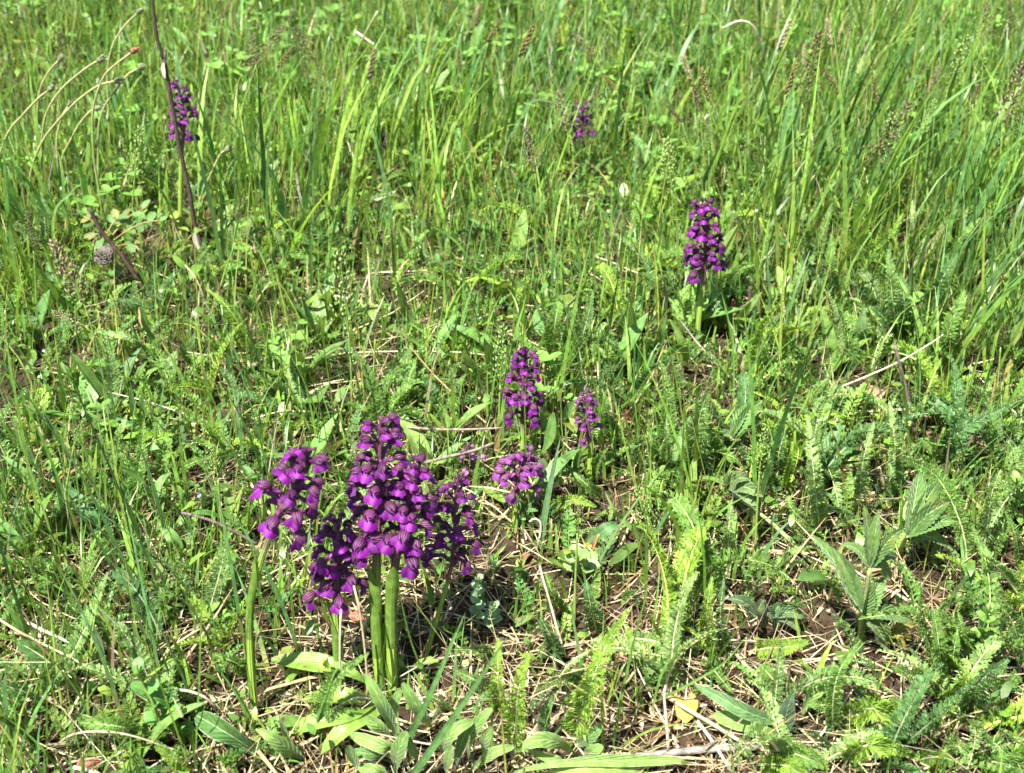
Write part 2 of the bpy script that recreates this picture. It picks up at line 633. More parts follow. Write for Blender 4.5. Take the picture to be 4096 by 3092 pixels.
GRID = {  # how the plant cover changes over the meadow: rows run from far to near, columns from west to east
    'grass': [[1] * 8, [1, 1, 1, 1, 1, 1, 1, 1], [1, .95, .75, .75, .9, .9, .95, 1],
              [.85, .75, .7, .65, .65, .7, .55, .65], [.75, .7, .45, .3, .45, .45, .35, .35], [.7, .6, .35, .2, .22, .18, .15, .18]],
    'tall': [[5, 5, 5.5, 5.5, 5.5, 5.5, 6.5, 7], [5, 5, 6.5, 6.5, 5.5, 5.5, 7, 8], [4.5, 4.2, 4.2, 4.2, 4.5, 5, 6, 7.5],
             [4.5, 4.2, 4, 4, 4, 4.5, 4.5, 5.5], [5, 4.5, 3.8, 3.5, 4, 4.2, 4, 4], [4.5, 4, 3, 2.6, 3, 3, 3, 3]],
    'straw': [[.04] * 8, [.05, .06, .08, .06, .06, .06, .05, .04], [.18, .26, .42, .26, .15, .15, .14, .12],
              [.36, .36, .4, .4, .36, .36, .36, .3], [.5, .5, .75, .85, .7, .65, .6, .45], [.65, .65, .8, .95, 1, 1, .95, .8]],
    'yarrow': [[.1, .1, .15, .2, .15, .15, .15, .2], [.2, .2, .25, .35, .4, .45, .5, .6], [.45, .55, .6, .6, .7, .8, .9, 1],
               [.7, .7, .65, .55, .6, 1, 1, 1], [.7, .7, .4, .25, .5, .9, 1, 1], [.7, .7, .25, .15, .3, .4, .7, 1]],
    'herb': [[.95] * 8, [.95, .9, .8, .8, .95, .9, .7, .6], [.9, .9, .8, .9, 1, .8, .6, .5],
             [.8, .8, .7, .7, .7, .6, .45, .4], [.7, .65, .3, .2, .35, .35, .3, .35], [.6, .5, .3, .2, .08, .06, .1, .2]],
}
GRID = {k: np.array(v, float) for k, v in GRID.items()}


def cover(kind, p):
    """bilinear look-up of the cover map at ground points"""
    x, y, _ = proj(p)
    u = np.clip(x / 512 - .5, 0, 6.999)
    v = np.clip(y / 515.3 - .5, 0, 4.999)
    i, j = v.astype(int), u.astype(int)
    a, b = v - i, u - j
    g = GRID[kind]
    return (g[i, j] * (1 - a) * (1 - b) + g[i, np.minimum(j + 1, 7)] * (1 - a) * b
            + g[np.minimum(i + 1, 5), j] * a * (1 - b) + g[np.minimum(i + 1, 5), np.minimum(j + 1, 7)] * a * b)


def field(n, ymin=.30, ymax=2.9, margin=1.25, pad=.10):
    """n points spread evenly over the part of the meadow in and around the view"""
    out = []
    got = 0
    while got < n:
        y = rng.uniform(ymin, ymax, n)
        x = rng.uniform(-1.7, 1.7, n)
        z = gz(x, y)
        dep = y * cp - (z - CAM_Z) * sp
        k = np.abs(x) < dep * .4096 * margin + pad
        q = np.stack([x, y, z], 1)[k]
        out.append(q)
        got += len(q)
    return np.concatenate(out)[:n]


# ------------------------------------------------------------------ the ground
xs = np.unique(np.concatenate([np.linspace(-1.9, 1.9, 190), np.sign(np.linspace(-1, 1, 41)) * (1.9 + 120 * np.abs(np.linspace(-1, 1, 41)) ** 3)]))
ys = np.unique(np.concatenate([np.linspace(.1, 3.0, 170), .1 - 8 * np.linspace(0, 1, 10) ** 2, 3.0 + 220 * np.linspace(0, 1, 26) ** 3]))
X, Y = np.meshgrid(xs, ys, indexing='ij')
gv = np.stack([X, Y, gz(X, Y)], -1).reshape(-1, 3)
ground = link('ground', build_mesh('ground', gv, grid_faces(len(xs), len(ys))[:, ::-1], M['soil']))
ground['kind'] = 'structure'


# ------------------------------------------------------------------ stuff nobody could count
def stuff(name, v, f, c, mat, label):
    o = link(name, build_mesh(name, v, f, M[mat], c))
    o['kind'] = 'stuff'
    o['label'] = label
    return o


def pick(cols, n, w=None, jit=.18):
    c = np.array(cols)[rng.choice(len(cols), n, p=w)]
    b = rng.normal(1, jit, (n, 1)).clip(.55, 1.6)
    return (c * b * rng.normal(1, .06, (n, 3))).clip(.003, .9)


GREENS = [(.128, .245, .036), (.094, .205, .042), (.17, .28, .04), (.08, .178, .052), (.215, .31, .055)]
STRAWS = [(.40, .335, .185), (.32, .26, .14), (.47, .41, .26), (.22, .155, .08), (.18, .145, .10), (.29, .17, .075)]


def build_straw():
    p = field(62000, .33, 2.0, 1.1, .03)
    p = p[rng.random(len(p)) < cover('straw', p)]
    n = len(p)
    L = rng.gamma(3., .0125, n).clip(.008, .11)
    az = rng.uniform(0, 2 * np.pi, n)
    lean = rng.normal(1.42, .17, n)
    p[:, 2] += np.abs(rng.normal(0, .0035, n)) + .001
    w = rng.gamma(3.2, .00022, n).clip(.00025, .0026)
    v, f, c = blades(p, az, L, lean, rng.normal(.05, .35, n), w, pick(STRAWS, n, [.3, .25, .15, .13, .12, .05]), 3, side=az + np.pi / 2 + rng.normal(0, .25, n))
    # roll some pieces so that they show an edge
    v[1::2, 2] += np.repeat(rng.normal(0, .4, n) * w, 4)
    stuff('straw_litter', v, f, c, 'straw', 'pale dry straw and dead stems matted over the soil')
    p = field(40000, .33, 1.7, 1.1, .03)
    p = p[rng.random(len(p)) < cover('straw', p) ** 2]
    n = len(p)
    az = rng.uniform(0, 2 * np.pi, n)
    p[:, 2] += np.abs(rng.normal(0, .002, n))
    v, f, c = blades(p, az, rng.uniform(.002, .012, n), rng.normal(1.3, .3, n), rng.normal(0, .5, n), rng.uniform(.0005, .003, n),
                     pick([(.16, .10, .055), (.30, .22, .13), (.09, .06, .035), (.42, .34, .22)], n), 2)
    stuff('leaf_litter', v, f, c, 'straw', 'crumbled brown dead leaves and chaff between the straws')


OPEN = [(2345, 760), (718, 935), (1545, 760), (2790, 1400), (2105, 1900), (2352, 1985), (1022, 2880), (1540, 2775), (430, 1060), (2060, 2120), (3250, 2125), (3430, 2080)]


def shorten(p, L):
    """grass trodden a little lower before the taller flowers"""
    for q in OPEN:
        b = P(*q)
        u = (b[1] - p[:, 1])
        k = (u > -.01) & (u < .16) & (np.abs(p[:, 0] - b[0] * p[:, 1] / b[1]) < .026)
        L[k] = np.minimum(L[k], .022 + .12 * np.maximum(u[k] - .04, 0))
    return L


def build_turf():
    p = field(118000, .30, 2.7, 1.16, .07)
    g = cover('grass', p)
    clump = .55 + .75 * (np.sin(31 * p[:, 0] + 3 * np.sin(17 * p[:, 1])) * np.sin(27 * p[:, 1] + 2 * np.sin(21 * p[:, 0])) > -.15)
    p = p[rng.random(len(p)) < g * clump]
    n = len(p)
    h = cover('tall', p) * .01
    L = shorten(p, h * rng.gamma(5, .165, n).clip(.25, 1.8))
    az = rng.uniform(0, 2 * np.pi, n)
    w = rng.gamma(4, .00040, n).clip(.0006, .005)
    c = pick(GREENS, n, [.3, .24, .2, .16, .1])
    dead = rng.random(n) < .07
    c[dead] = pick(STRAWS, int(dead.sum()))
    bc = pick([(.20, .25, .06), (.30, .24, .09), (.12, .2, .04)], n)
    tipc = np.where((rng.random(n) < .12)[:, None], np.array([[.34, .25, .09]]), c)
    v, f, cc = blades(p, az, L, np.abs(rng.normal(.1, .22, n)), rng.gamma(2, .28, n).clip(0, 2.), w, c, 4, bc, tipcol=tipc)
    stuff('short_grass', v, f, cc, 'grass', 'dense short meadow grass of many fine green blades')


def build_tall():
    """tussocks of longer, broader blades"""
    V_, F_, C_, n0 = [], [], [], 0
    cl = []
    # (pixel of the tussock's foot, blades, height, width, spread, lean east)
    for px, py, nb, h, w, sp, ln in [
            (1150, 960, 30, .12, .0042, .06, .05), (1330, 930, 26, .12, .0042, .06, .08), (1010, 820, 22, .12, .0038, .05, .05),
            (1560, 700, 26, .12, .0044, .07, .14), (1720, 760, 22, .12, .0044, .06, .18), (1880, 640, 22, .11, .0044, .07, .15),
            (60, 1000, 30, .09, .0046, .05, -.05), (30, 1250, 26, .08, .0036, .05, .05), (260, 860, 20, .08, .004, .05, 0),
            (3160, 1180, 22, .16, .0034, .05, .06), (3330, 900, 26, .12, .0042, .07, .08), (3560, 860, 28, .12, .0046, .07, .10),
            (3750, 900, 30, .12, .0044, .07, .12), (3960, 1150, 28, .13, .0036, .06, .12), (4040, 1500, 26, .14, .0034, .05, .15),
            (3900, 1620, 16, .12, .0030, .04, .15), (3420, 600, 28, .10, .0044, .09, .10), (3900, 560, 32, .11, .0046, .1, .13),
            (2650, 640, 20, .10, .0044, .07, .15), (2950, 760, 20, .11, .0044, .06, .1), (2050, 800, 18, .10, .0044, .06, .2),
            (800, 560, 20, .08, .0042, .09, .08), (480, 560, 20, .08, .0042, .09, 0), (2100, 420, 24, .10, .0044, .1, .15),
            (2700, 360, 26, .10, .0044, .1, .15), (3150, 380, 30, .09, .0044, .1, .1), (3700, 320, 34, .10, .0046, .1, .13),
            (1400, 400, 24, .10, .0044, .1, .15), (700, 320, 22, .08, .0042, .1, .05),
            (2820, 2360, 10, .11, .0026, .03, .06), (2720, 2150, 8, .13, .0020, .02, -.05), (3080, 2150, 9, .12, .0024, .02, .1),
            (300, 2500, 12, .14, .0022, .05, -.16), (120, 2350, 12, .14, .0022, .05, -.14), (520, 2330, 12, .13, .0022, .05, -.12),
            (900, 2150, 14, .12, .0020, .04, -.05), (2130, 1860, 9, .10, .0026, .02, .12), (2480, 1750, 9, .11, .0022, .03, -.1),
            (760, 2860, 10, .08, .0022, .03, -.1), (1240, 2860, 6, .06, .0026, .02, .1)]:
        cl.append((P(px, py), nb, h, w, sp, ln))
    for b, nb, h, w, sp, ln in cl:
        p = b[None] + np.stack([rng.normal(0, sp, nb), rng.normal(0, sp * .8, nb), np.zeros(nb)], 1)
        p[:, 2] = gz(p[:, 0], p[:, 1])
        az = rng.uniform(0, 2 * np.pi, nb)
        lean = np.abs(rng.normal(.10, .12, nb))
        # common lean to the east or west
        ex = lean * np.cos(az) + ln
        ey = lean * np.sin(az)
        az2 = np.arctan2(ey, ex)
        le2 = np.hypot(ex, ey)
        L = shorten(p, h * rng.gamma(9, 1 / 9, nb).clip(.35, 1.5))
        base = np.array(GREENS[rng.integers(0, 4)]) * rng.uniform(.95, 1.2)
        c = (base[None] * rng.normal(1, .15, (nb, 1))).clip(.01, .8) * rng.normal(1, .05, (nb, 3))
        bc = pick([(.22, .27, .07), (.28, .2, .08)], nb)
        v, f, cc = blades(p, az2, L, le2, rng.gamma(1.6, .28, nb).clip(0, 1.9), w * rng.gamma(10, .1, nb).clip(.4, 1.7), c, 6, bc)
        V_.append(v); F_.append(f + n0); C_.append(cc); n0 += len(v)
    stuff('tussock_grass', np.concatenate(V_), np.concatenate(F_), np.concatenate(C_), 'grass', 'long arching grass blades in tussocks and loose clumps')
    # thin upright culms everywhere
    p = field(2600, .32, 2.4)
    p = p[rng.random(len(p)) < .3 + .5 * cover('grass', p)]
    n = len(p)
    L = rng.uniform(.6, 1.5, n) * (.05 + .008 * cover('tall', p))
    L = shorten(p, L)
    az = rng.uniform(0, 2 * np.pi, n)
    v, f, cc = blades(p, az, L, np.abs(rng.normal(.12, .12, n)), rng.gamma(1.5, .12, n), rng.uniform(.0007, .0014, n),
                      pick([(.16, .26, .04), (.11, .22, .03), (.28, .30, .06)], n), 5, pick([(.30, .28, .08), (.3, .2, .1)], n))
    stuff('grass_culms', v, f, cc, 'grass', 'thin upright grass stems rising out of the turf')


def build_herbs():
    """low small-leaved ground cover and moss-fine sprigs"""
    p = field(60000, .32, 2.7, 1.12, .04)
    cl = np.sin(43 * p[:, 0] + 2 * np.sin(29 * p[:, 1])) * np.sin(37 * p[:, 1] + 2.2 * np.sin(33 * p[:, 0]))
    p = p[rng.random(len(p)) < cover('herb', p) * (.25 + .9 * (cl > .1))]
    n = len(p)
    az = rng.uniform(0, 2 * np.pi, n)
    p[:, 2] += rng.gamma(2, .006, n).clip(0, .035)
    w = rng.gamma(5, .0008, n).clip(.0016, .010)
    L = w * rng.uniform(1.1, 2.6, n)
    c = pick([(.125, .235, .038), (.155, .27, .042), (.095, .19, .04), (.2, .3, .05)], n)
    # oval leaflet: six-cornered face, bent along its length
    t = np.array([0, .3, .72, 1.0]); ww = np.array([.12, .95, .8, .06])
    lean = rng.uniform(.4, 1.5, n); bend = rng.uniform(0, .9, n)
    th = lean[:, None] + bend[:, None] * t[None]
    hx = L[:, None] * t[None] * np.sin(th); hz = L[:, None] * t[None] * np.cos(th)
    cen = np.stack([p[:, None, 0] + np.cos(az)[:, None] * hx, p[:, None, 1] + np.sin(az)[:, None] * hx, p[:, None, 2] + hz], -1)
    S = np.stack([-np.sin(az), np.cos(az), rng.normal(0, .25, n)], -1)
    hw = w[:, None] * .5 * ww[None]
    v = np.stack([cen - S[:, None] * hw[..., None], cen + S[:, None] * hw[..., None]], 2).reshape(-1, 3)
    i = np.arange(n)[:, None] * 8 + np.arange(3)[None] * 2
    f = np.stack([i, i + 1, i + 3, i + 2], -1).reshape(-1, 4)
    stuff('ground_cover', v, f, np.repeat(c, 8, 0), 'grass', 'low mat of small oval green leaves under the grass')
    # feathery seedlings, far too many to count
    A = Acc()
    vs = []
    for k in range(10):
        L = rng.uniform(.014, .032)
        b = rng.uniform(.2, 1.3)
        s = np.linspace(0, 1, 5)
        pts = np.stack([0 * s, L * s * np.sin(.3 + b * s), L * s * np.cos(.3 + b * s)], 1)
        a = frond(pts, L * rng.uniform(.28, .42), 11, 1, (0, -1, .3), (1, 1, 1), (1.6, 1.4, 1.6), k, .5, .1, .0007, 4, 3, .5)
        vs.append((np.concatenate(a.v), a.f, np.concatenate(a.c)))
    p = field(7500, .33, 2.1, 1.08, .02)
    p = p[rng.random(len(p)) < cover('yarrow', p)]
    cc = pick([(.125, .235, .05), (.10, .20, .055), (.17, .28, .05)], len(p))
    for q, c in zip(p, cc):
        v, f, co = vs[rng.integers(0, 10)]
        a = rng.uniform(0, 2 * np.pi)
        R = np.array([[math.cos(a), -math.sin(a), 0], [math.sin(a), math.cos(a), 0], [0, 0, 1]])
        A.add(v @ R.T * rng.uniform(.8, 1.3) + q + np.array([0, 0, rng.uniform(0, .01)]), f, co * c[None])
    stuff('feathery_undergrowth', np.concatenate(A.v), A.f, np.concatenate(A.c), 'yarrow', 'tiny feathery yarrow sprigs covering the soil between larger plants')


build_straw()
build_turf()
build_tall()
build_herbs()


# ------------------------------------------------------------------ orchids
CM = .01


def shell(a0, a1, u0, u1, rad, n=9, m=7, length=1.0, tip=.0, flat=1.0):
    """a curved petal: part of an egg-shaped surface around the +Y axis (cm)"""
    u = np.linspace(u0, u1, n)
    r = rad * np.sin(np.pi * np.clip(u * .9 + .07, 0, 1)) ** .62
    a = np.linspace(0, 1, m)
    wid = np.sin(np.pi * np.clip(u * .86 + .12, 0, 1)) ** .5
    mid, half = (a0 + a1) / 2, (a1 - a0) / 2
    ang = mid + half * (2 * a[None] - 1) * wid[:, None]
    y = (u * length + tip * u ** 2)[:, None] + 0 * ang
    x = r[:, None] * np.sin(ang)
    z = r[:, None] * np.cos(ang) * flat - .16 * u[:, None] ** 2
    v = np.stack([x, y, z], -1).reshape(-1, 3)
    stv = np.stack([ang.ravel(), np.repeat(np.linspace(0, 1, n), m)], 1)
    return v, grid_faces(n, m), stv


def rotx(v, deg):
    a = math.radians(deg)
    c, s = math.cos(a), math.sin(a)
    return np.stack([v[:, 0], v[:, 1] * c - v[:, 2] * s, v[:, 1] * s + v[:, 2] * c], 1)


HEAD = np.array([0, 1.38, .64])
FLOWER = []


def make_flower(k):
    r = np.random.default_rng(100 + k)
    # ovary with its bract, and the blunt spur
    A = Acc()
    c = spline([(0, 0, -.1), (0, .42, .34 + r.uniform(-.05, .08)), (0, .95, .60), HEAD], 9)
    v, f, s = tube(c, np.interp(np.linspace(0, 1, 9), [0, .4, 1], [.10, .13, .09]), 7)
    A.add(v, f, stv=s)
    c = spline([HEAD + (0, .05, -.12), HEAD + (r.uniform(-.1, .1), -.35, -.16), HEAD + (r.uniform(-.2, .2), -.85, .06 + r.uniform(-.1, .2))], 8)
    v, f, s = tube(c, [.10, .115, .12, .125, .13, .14, .13, .07], 7)
    s[:, 1] = .9
    A.add(v, f, stv=s)
    v, f, cc, s = leaf([(0, .02, -.16), (.1, .32, .12), (.12, .62, .42), (.1, .8, .75)], .26, 7, 3, 'lance', (0, 1, -.6), .5)
    s[:, 1] = .1
    A.add(v, f, stv=s)
    body = A.mesh('flower_body', M['ovary'])
    # hood of three sepals closed over two petals
    A = Acc()
    tl = r.uniform(-16, 4)
    for a0, a1, rad, ln, tp in ((-1.2, 1.2, .345, .90, .05), (.85, 2.6, .37, .86, .10), (-2.6, -.85, .37, .86, .10), (-.9, .9, .25, .7, 0)):
        v, f, s = shell(a0, a1, 0, 1, rad * r.uniform(.96, 1.04), length=ln, tip=tp, flat=.92)
        A.add(rotx(v, tl) + HEAD + (0, -.08, .02), f, stv=s)
    hood = A.mesh('hood', M['hood'])
    # three-lobed lip, folded back along its middle
    n, m = 10, 13
    t = np.linspace(0, 1, n)[:, None]
    s = np.linspace(-1, 1, m)[None]
    wid = (.14 + .50 * t ** .55) * r.uniform(.92, 1.08)
    ln = .90 * (1 - .34 * np.abs(s) ** 2.6 + .06 * np.cos(s * 3 * np.pi)) * r.uniform(.92, 1.08)
    fold = 1.25 + r.uniform(-.3, .3)
    ang = s * fold
    x = wid * np.sin(ang) / math.sin(min(fold, 1.5)) * 1.02
    back = wid * (1 - np.cos(ang)) * .75
    drop = t * ln
    out = .36 + .72 * t * ln * (1 - .42 * t) + .05 * np.sin(5 * s + 3) * t
    y = out - back * .75
    z = -.12 - drop * .78 - back * .22 + .025 * np.sin(s * 7 + 1) * t
    v = np.stack([x + 0 * z, y, z], -1).reshape(-1, 3)
    stv = np.stack([(s + 0 * t).ravel(), (t + 0 * s).ravel()], 1)
    A = Acc()
    A.add(v + HEAD, grid_faces(n, m), stv=stv)
    # pale throat column
    v, f, s2 = tube(np.array([HEAD + (0, .1, -.02), HEAD + (0, .28, .02), HEAD + (0, .36, .0)]), [.09, .08, .04], 6)
    A.add(v, f, stv=s2 * 0 + [.0, .3])
    lip = A.mesh('lip', M['lip'])
    return body, hood, lip


for k in range(5):
    FLOWER.append(make_flower(k))


def make_bud(k):
    r = np.random.default_rng(200 + k)
    A = Acc()
    c = spline([(0, 0, 0), (0, .25, .28), (0, .5, .5)], 6)
    v, f, s = tube(c, .1, 6)
    s[:, 0] = 0
    A.add(v, f, stv=s)
    for a in (0, 2.1, 4.2):
        v, f, s = shell(a - 1.25, a + 1.25, 0, 1, .24 * r.uniform(.95, 1.05), 8, 6, .72)
        A.add(rotx(v, 28) + (0, .45, .45), f, stv=s)
    return A.mesh('bud', M['hood'])


BUD = [make_bud(k) for k in range(2)]


def sheath_mesh(c, r0, t0, t1, side, name, col, off):
    """a leaf wrapped round the stem between heights t0 and t1, its point standing off"""
    n, m = 12, 9
    k0, k1 = t0 * (len(c) - 1), t1 * (len(c) - 1)
    idx = np.linspace(k0, k1, n)
    cc = np.stack([np.interp(idx, np.arange(len(c)), c[:, j]) for j in range(3)], 1)
    T = unit(np.gradient(cc, axis=0))
    S = unit(np.cross(T, (0, 1, .1)))
    N = np.cross(S, T)
    u = np.linspace(0, 1, n)
    half = np.interp(u, [0, .35, .75, 1], [3.0, 2.7, 1.2, .05])
    rad = r0 * np.interp(u, [0, .5, .8, 1], [1.10, 1.22, 1.5, 2.3])
    a = side + half[:, None] * np.linspace(-1, 1, m)[None]
    v = cc[:, None] + rad[:, None, None] * (np.cos(a)[..., None] * S[:, None] + np.sin(a)[..., None] * N[:, None])
    stv = np.stack([np.tile(np.linspace(-1, 1, m), n), np.repeat(u, m)], 1)
    return build_mesh(name, v.reshape(-1, 3) - off, grid_faces(n, m), M['orchid_leaf'], np.broadcast_to(col, (n * m, 3)), stv)


def orchid(label, path, spike, width_px, nfl, lean=6., stem_r=.0022, tint=(1, 1, 1), pale=0., seed=0, sheaths=(), leaves=(), buds=3, small=1.0, face=None):
    """path: pixels from the foot up the stem; spike: pixels from the lowest flower to the tip"""
    r = np.random.default_rng(seed)
    B = P(*path[0])
    root = thing('orchid', label, 'orchid', B, 'purple orchids in the meadow')
    pts = [B - np.array([0, 0, .006])] + [V(x, y, B, lean) for x, y in path[1:]]
    sp_pts = [V(x, y, B, lean) for x, y in spike]
    n = 40
    c = spline(pts + sp_pts, n)
    L0 = np.linalg.norm(np.diff(np.array(pts), axis=0), axis=1).sum()
    L1 = np.linalg.norm(np.diff(np.array(sp_pts), axis=0), axis=1).sum()
    fr = L0 / (L0 + L1 + 1e-9)
    t = np.linspace(0, 1, n)
    rad = stem_r * np.interp(t, [0, fr, 1], [1.12, .85, .3])
    v, f, s = tube(c, rad, 10)
    s[:, 1] = np.minimum(1.05, s[:, 1] / max(fr, .2))
    link('stem', build_mesh('stem', v - B, f, M['stem'], None, s), root)
    for t0, t1, side in sheaths:
        link('sheath_leaf', sheath_mesh(c, stem_r, t0 * fr, t1 * fr, side, 'sheath_leaf', (.125, .22, .035), B), root)
    for i, (pp, w, cl) in enumerate(leaves):
        lp = [P(x, y, h) for x, y, h in pp]
        v, f, cc, s = leaf(lp, w * .62, 16, 7, 'spoon' if len(lp) > 2 else 'lance', (0, -.3, 1), .3, .12, cl, seed=seed + i)
        link('leaf', build_mesh('leaf', v - B, f, M['orchid_leaf'], cc, s), root)
    # flowers round the axis
    dep = np.linalg.norm(sp_pts[0] - np.array([0, 0, CAM_Z]))
    R = width_px * .5 / FPX * dep
    sc = R / .0198
    ph = r.uniform(0, 6.28)
    for i in range(nfl + buds):
        q = i / (nfl + buds - 1)
        tt = fr + (1 - fr) * (q ** .93) * .97 + r.normal(0, .006)
        k = min(max(tt, 0), 1) * (n - 1)
        o = np.array([np.interp(k, np.arange(n), c[:, j]) for j in range(3)])
        k0 = int(min(k, n - 2))
        ax = Vector(c[k0 + 1] - c[max(k0 - 1, 0)]).normalized()
        ph += 2.39996 + r.normal(0, .22)
        rd = Vector((math.cos(ph), math.sin(ph), 0))
        rd = (rd - ax * rd.dot(ax)).normalized()
        xx = rd.cross(ax).normalized()
        m3 = Matrix((xx, rd, ax)).transposed()
        bud = i >= nfl
        pitch = math.radians(-2 + 40 * q + r.normal(0, 10))
        m3 = m3 @ Matrix.Rotation(pitch, 3, 'X') @ Matrix.Rotation(r.normal(0, .16), 3, 'Y') @ Matrix.Rotation(r.normal(0, .16), 3, 'Z')
        s_ = CM * sc * (1.0 - .42 * q ** 1.5) * r.uniform(.9, 1.1) * small
        mw = Matrix.Translation(Vector(o - B)) @ m3.to_4x4() @ Matrix.Scale(s_, 4)
        tn = tuple(np.array(tint) * r.uniform(.78, 1.25)) + (1 - pale * r.uniform(.6, 1.2),)
        if bud:
            b = link('bud', BUD[i % 2], root, mw @ Matrix.Scale(.95 - .12 * (i - nfl), 4))
            b.color = tn
        else:
            body, hood, lip = FLOWER[r.integers(0, 5)]
            fo = link('flower', body, root, mw)
            ho = link('hood', hood, fo)
            li = link('lip', lip, fo)
            for z in (fo, ho, li):
                z.color = tn
    return root


GL = (.17, .29, .05)
GL2 = (.13, .25, .05)
orchid('purple orchid with a long curved bare stem, leaning beside the dense orchid cluster',
       [(1022, 2880), (1003, 2650), (1000, 2440), (1030, 2290), (1070, 2170)], [(1120, 2055), (1180, 1950), (1240, 1810)], 255, 25, 5, .0019, seed=1,
       sheaths=[(.06, .52, 1.2), (.45, .83, -.6)], leaves=[([(1022, 2880, 0), (1100, 2890, .015), (1230, 2880, .012)], .012, GL2)])
orchid('tallest purple orchid, its spike rising above the others in the cluster',
       [(1528, 2775), (1510, 2600), (1505, 2400), (1508, 2210)], [(1510, 2130), (1515, 1900), (1525, 1665)], 266, 36, 7, .0028, seed=2,
       sheaths=[(.02, .5, 2.4), (.3, .88, -.9)], buds=4,
       leaves=[([(1528, 2775, 0), (1440, 2790, .02), (1330, 2785, .022), (1215, 2795, .012)], .017, GL),
               ([(1528, 2780, 0), (1420, 2700, .02), (1300, 2660, .02), (1085, 2640, .02)], .019, GL)])
orchid('purple orchid on a thick pale green stem in front of the tallest orchid',
       [(1572, 2775), (1566, 2600), (1565, 2400), (1580, 2260)], [(1592, 2200), (1625, 2050), (1670, 1850)], 256, 31, 4, .0028, seed=3,
       sheaths=[(.02, .42, .8), (.40, .98, -1.5)],
       leaves=[([(1572, 2775, 0), (1500, 2850, .012), (1400, 2900, .02), (1285, 3010, .01)], .017, GL),
               ([(1560, 2775, 0), (1430, 2850, .018), (1290, 2880, .02), (1155, 2930, .01)], .017, GL)])
orchid('low purple orchid with a short leafy stem, shortest of the front cluster',
       [(1362, 2760), (1352, 2650), (1345, 2500), (1342, 2420)], [(1348, 2370), (1350, 2230), (1345, 2090)], 238, 26, 5, .0024, seed=4,
       sheaths=[(.02, .7, 2.9), (.35, .98, .2)], leaves=[([(1362, 2760, 0), (1320, 2700, .03), (1310, 2640, .045)], .013, GL)])
orchid('shaded purple orchid at the cluster edge, leaning out beside the thick green stems',
       [(1690, 2640), (1740, 2500), (1790, 2330)], [(1810, 2210), (1820, 2050), (1830, 1915)], 204, 22, 6, .0013, seed=5, tint=(.9, .8, .9))
orchid('purple orchid standing alone behind the cluster, its stem crossed by thin grass stalks',
       [(2105, 1900), (2092, 1800), (2090, 1740)], [(2092, 1605), (2095, 1500), (2105, 1398)], 164, 29, 4, .0019, seed=6,
       leaves=[([(2105, 1900, 0), (2190, 1780, .03), (2215, 1650, .055)], .012, (.12, .24, .06))])
orchid('pale pinkish purple orchid sitting low in front of a taller orchid',
       [(2060, 2120), (2062, 2040), (2068, 1990)], [(2072, 1935), (2080, 1885), (2115, 1835)], 190, 18, 0, .0019, pale=.18, seed=7,
       leaves=[([(2060, 2120, 0), (2180, 1920, .03), (2300, 1800, .04)], .013, (.11, .22, .06))])
orchid('small purple orchid on a thin pale green stem, next to feathery yarrow leaves',
       [(2352, 1985), (2358, 1900), (2362, 1790)], [(2352, 1712), (2350, 1630), (2345, 1560)], 116, 18, 4, .0020, pale=.15, seed=8, sheaths=[(.1, .5, 1.)],
       leaves=[([(2352, 1985, 0), (2290, 1900, .02), (2240, 1840, .04)], .013, (.11, .23, .06)),
               ([(2340, 1985, 0), (2300, 1880, .02), (2320, 1800, .04)], .011, (.11, .23, .06))])
orchid('tiny faded pink orchid half hidden in straw beside the cluster',
       [(1915, 1935), (1905, 1895)], [(1893, 1862), (1880, 1820), (1872, 1780)], 105, 7, 0, .0018, pale=.7, seed=9, buds=2,
       leaves=[([(1915, 1935, 0), (1985, 1985, .01), (2020, 2010, .01)], .012, GL)])
orchid('dark purple orchid with a dense spike and clean green stem near the tall grass',
       [(2790, 1400), (2795, 1280), (2812, 1160)], [(2818, 1045), (2822, 920), (2808, 800)], 160, 34, 3, .0021, tint=(1, 1, 1), seed=10, sheaths=[(.05, .6, 1.)],
       leaves=[([(2790, 1400, 0), (2740, 1340, .02), (2690, 1270, .045)], .010, GL)])
orchid('short purple orchid far back in the grass under a crossing blade',
       [(2345, 760), (2340, 640)], [(2330, 500), (2332, 445), (2340, 400)], 88, 16, 3, .0016, tint=(1.1, 1.1, 1.1), seed=11, buds=2)
orchid('purple orchid far back beside the dark dead stalk',
       [(718, 935), (722, 760), (728, 600)], [(735, 525), (730, 420), (708, 325)], 114, 24, 3, .0019, seed=12,
       leaves=[([(718, 935, 0), (650, 780, .05), (560, 700, .08)], .012, (.12, .24, .05)), ([(730, 930, 0), (790, 800, .05), (820, 690, .07)], .012, (.12, .24, .05))])
orchid('smallest dark orchid spike, barely showing between far grass blades',
       [(1545, 760), (1540, 640)], [(1540, 570), (1540, 545), (1538, 515)], 34, 5, 3, .0012, tint=(.75, .6, .8), seed=13, buds=2)
orchid('purple orchid bud just entering at the bottom edge below the feathery leaf',
       [(690, 3330), (686, 3220)], [(684, 3180), (682, 3130), (680, 3075)], 80, 6, 0, .0018, seed=14, buds=2)


# ------------------------------------------------------------------ yarrow
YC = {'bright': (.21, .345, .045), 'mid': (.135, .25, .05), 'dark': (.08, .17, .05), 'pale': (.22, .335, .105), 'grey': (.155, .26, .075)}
TR, TL, MR, ML = (3072, 1546), (0, 1546), (3072, 773), (0, 773)


def cpx(o, pts):
    return [(o[0] + x / 2.16, o[1] + y / 2.16) for x, y in pts]


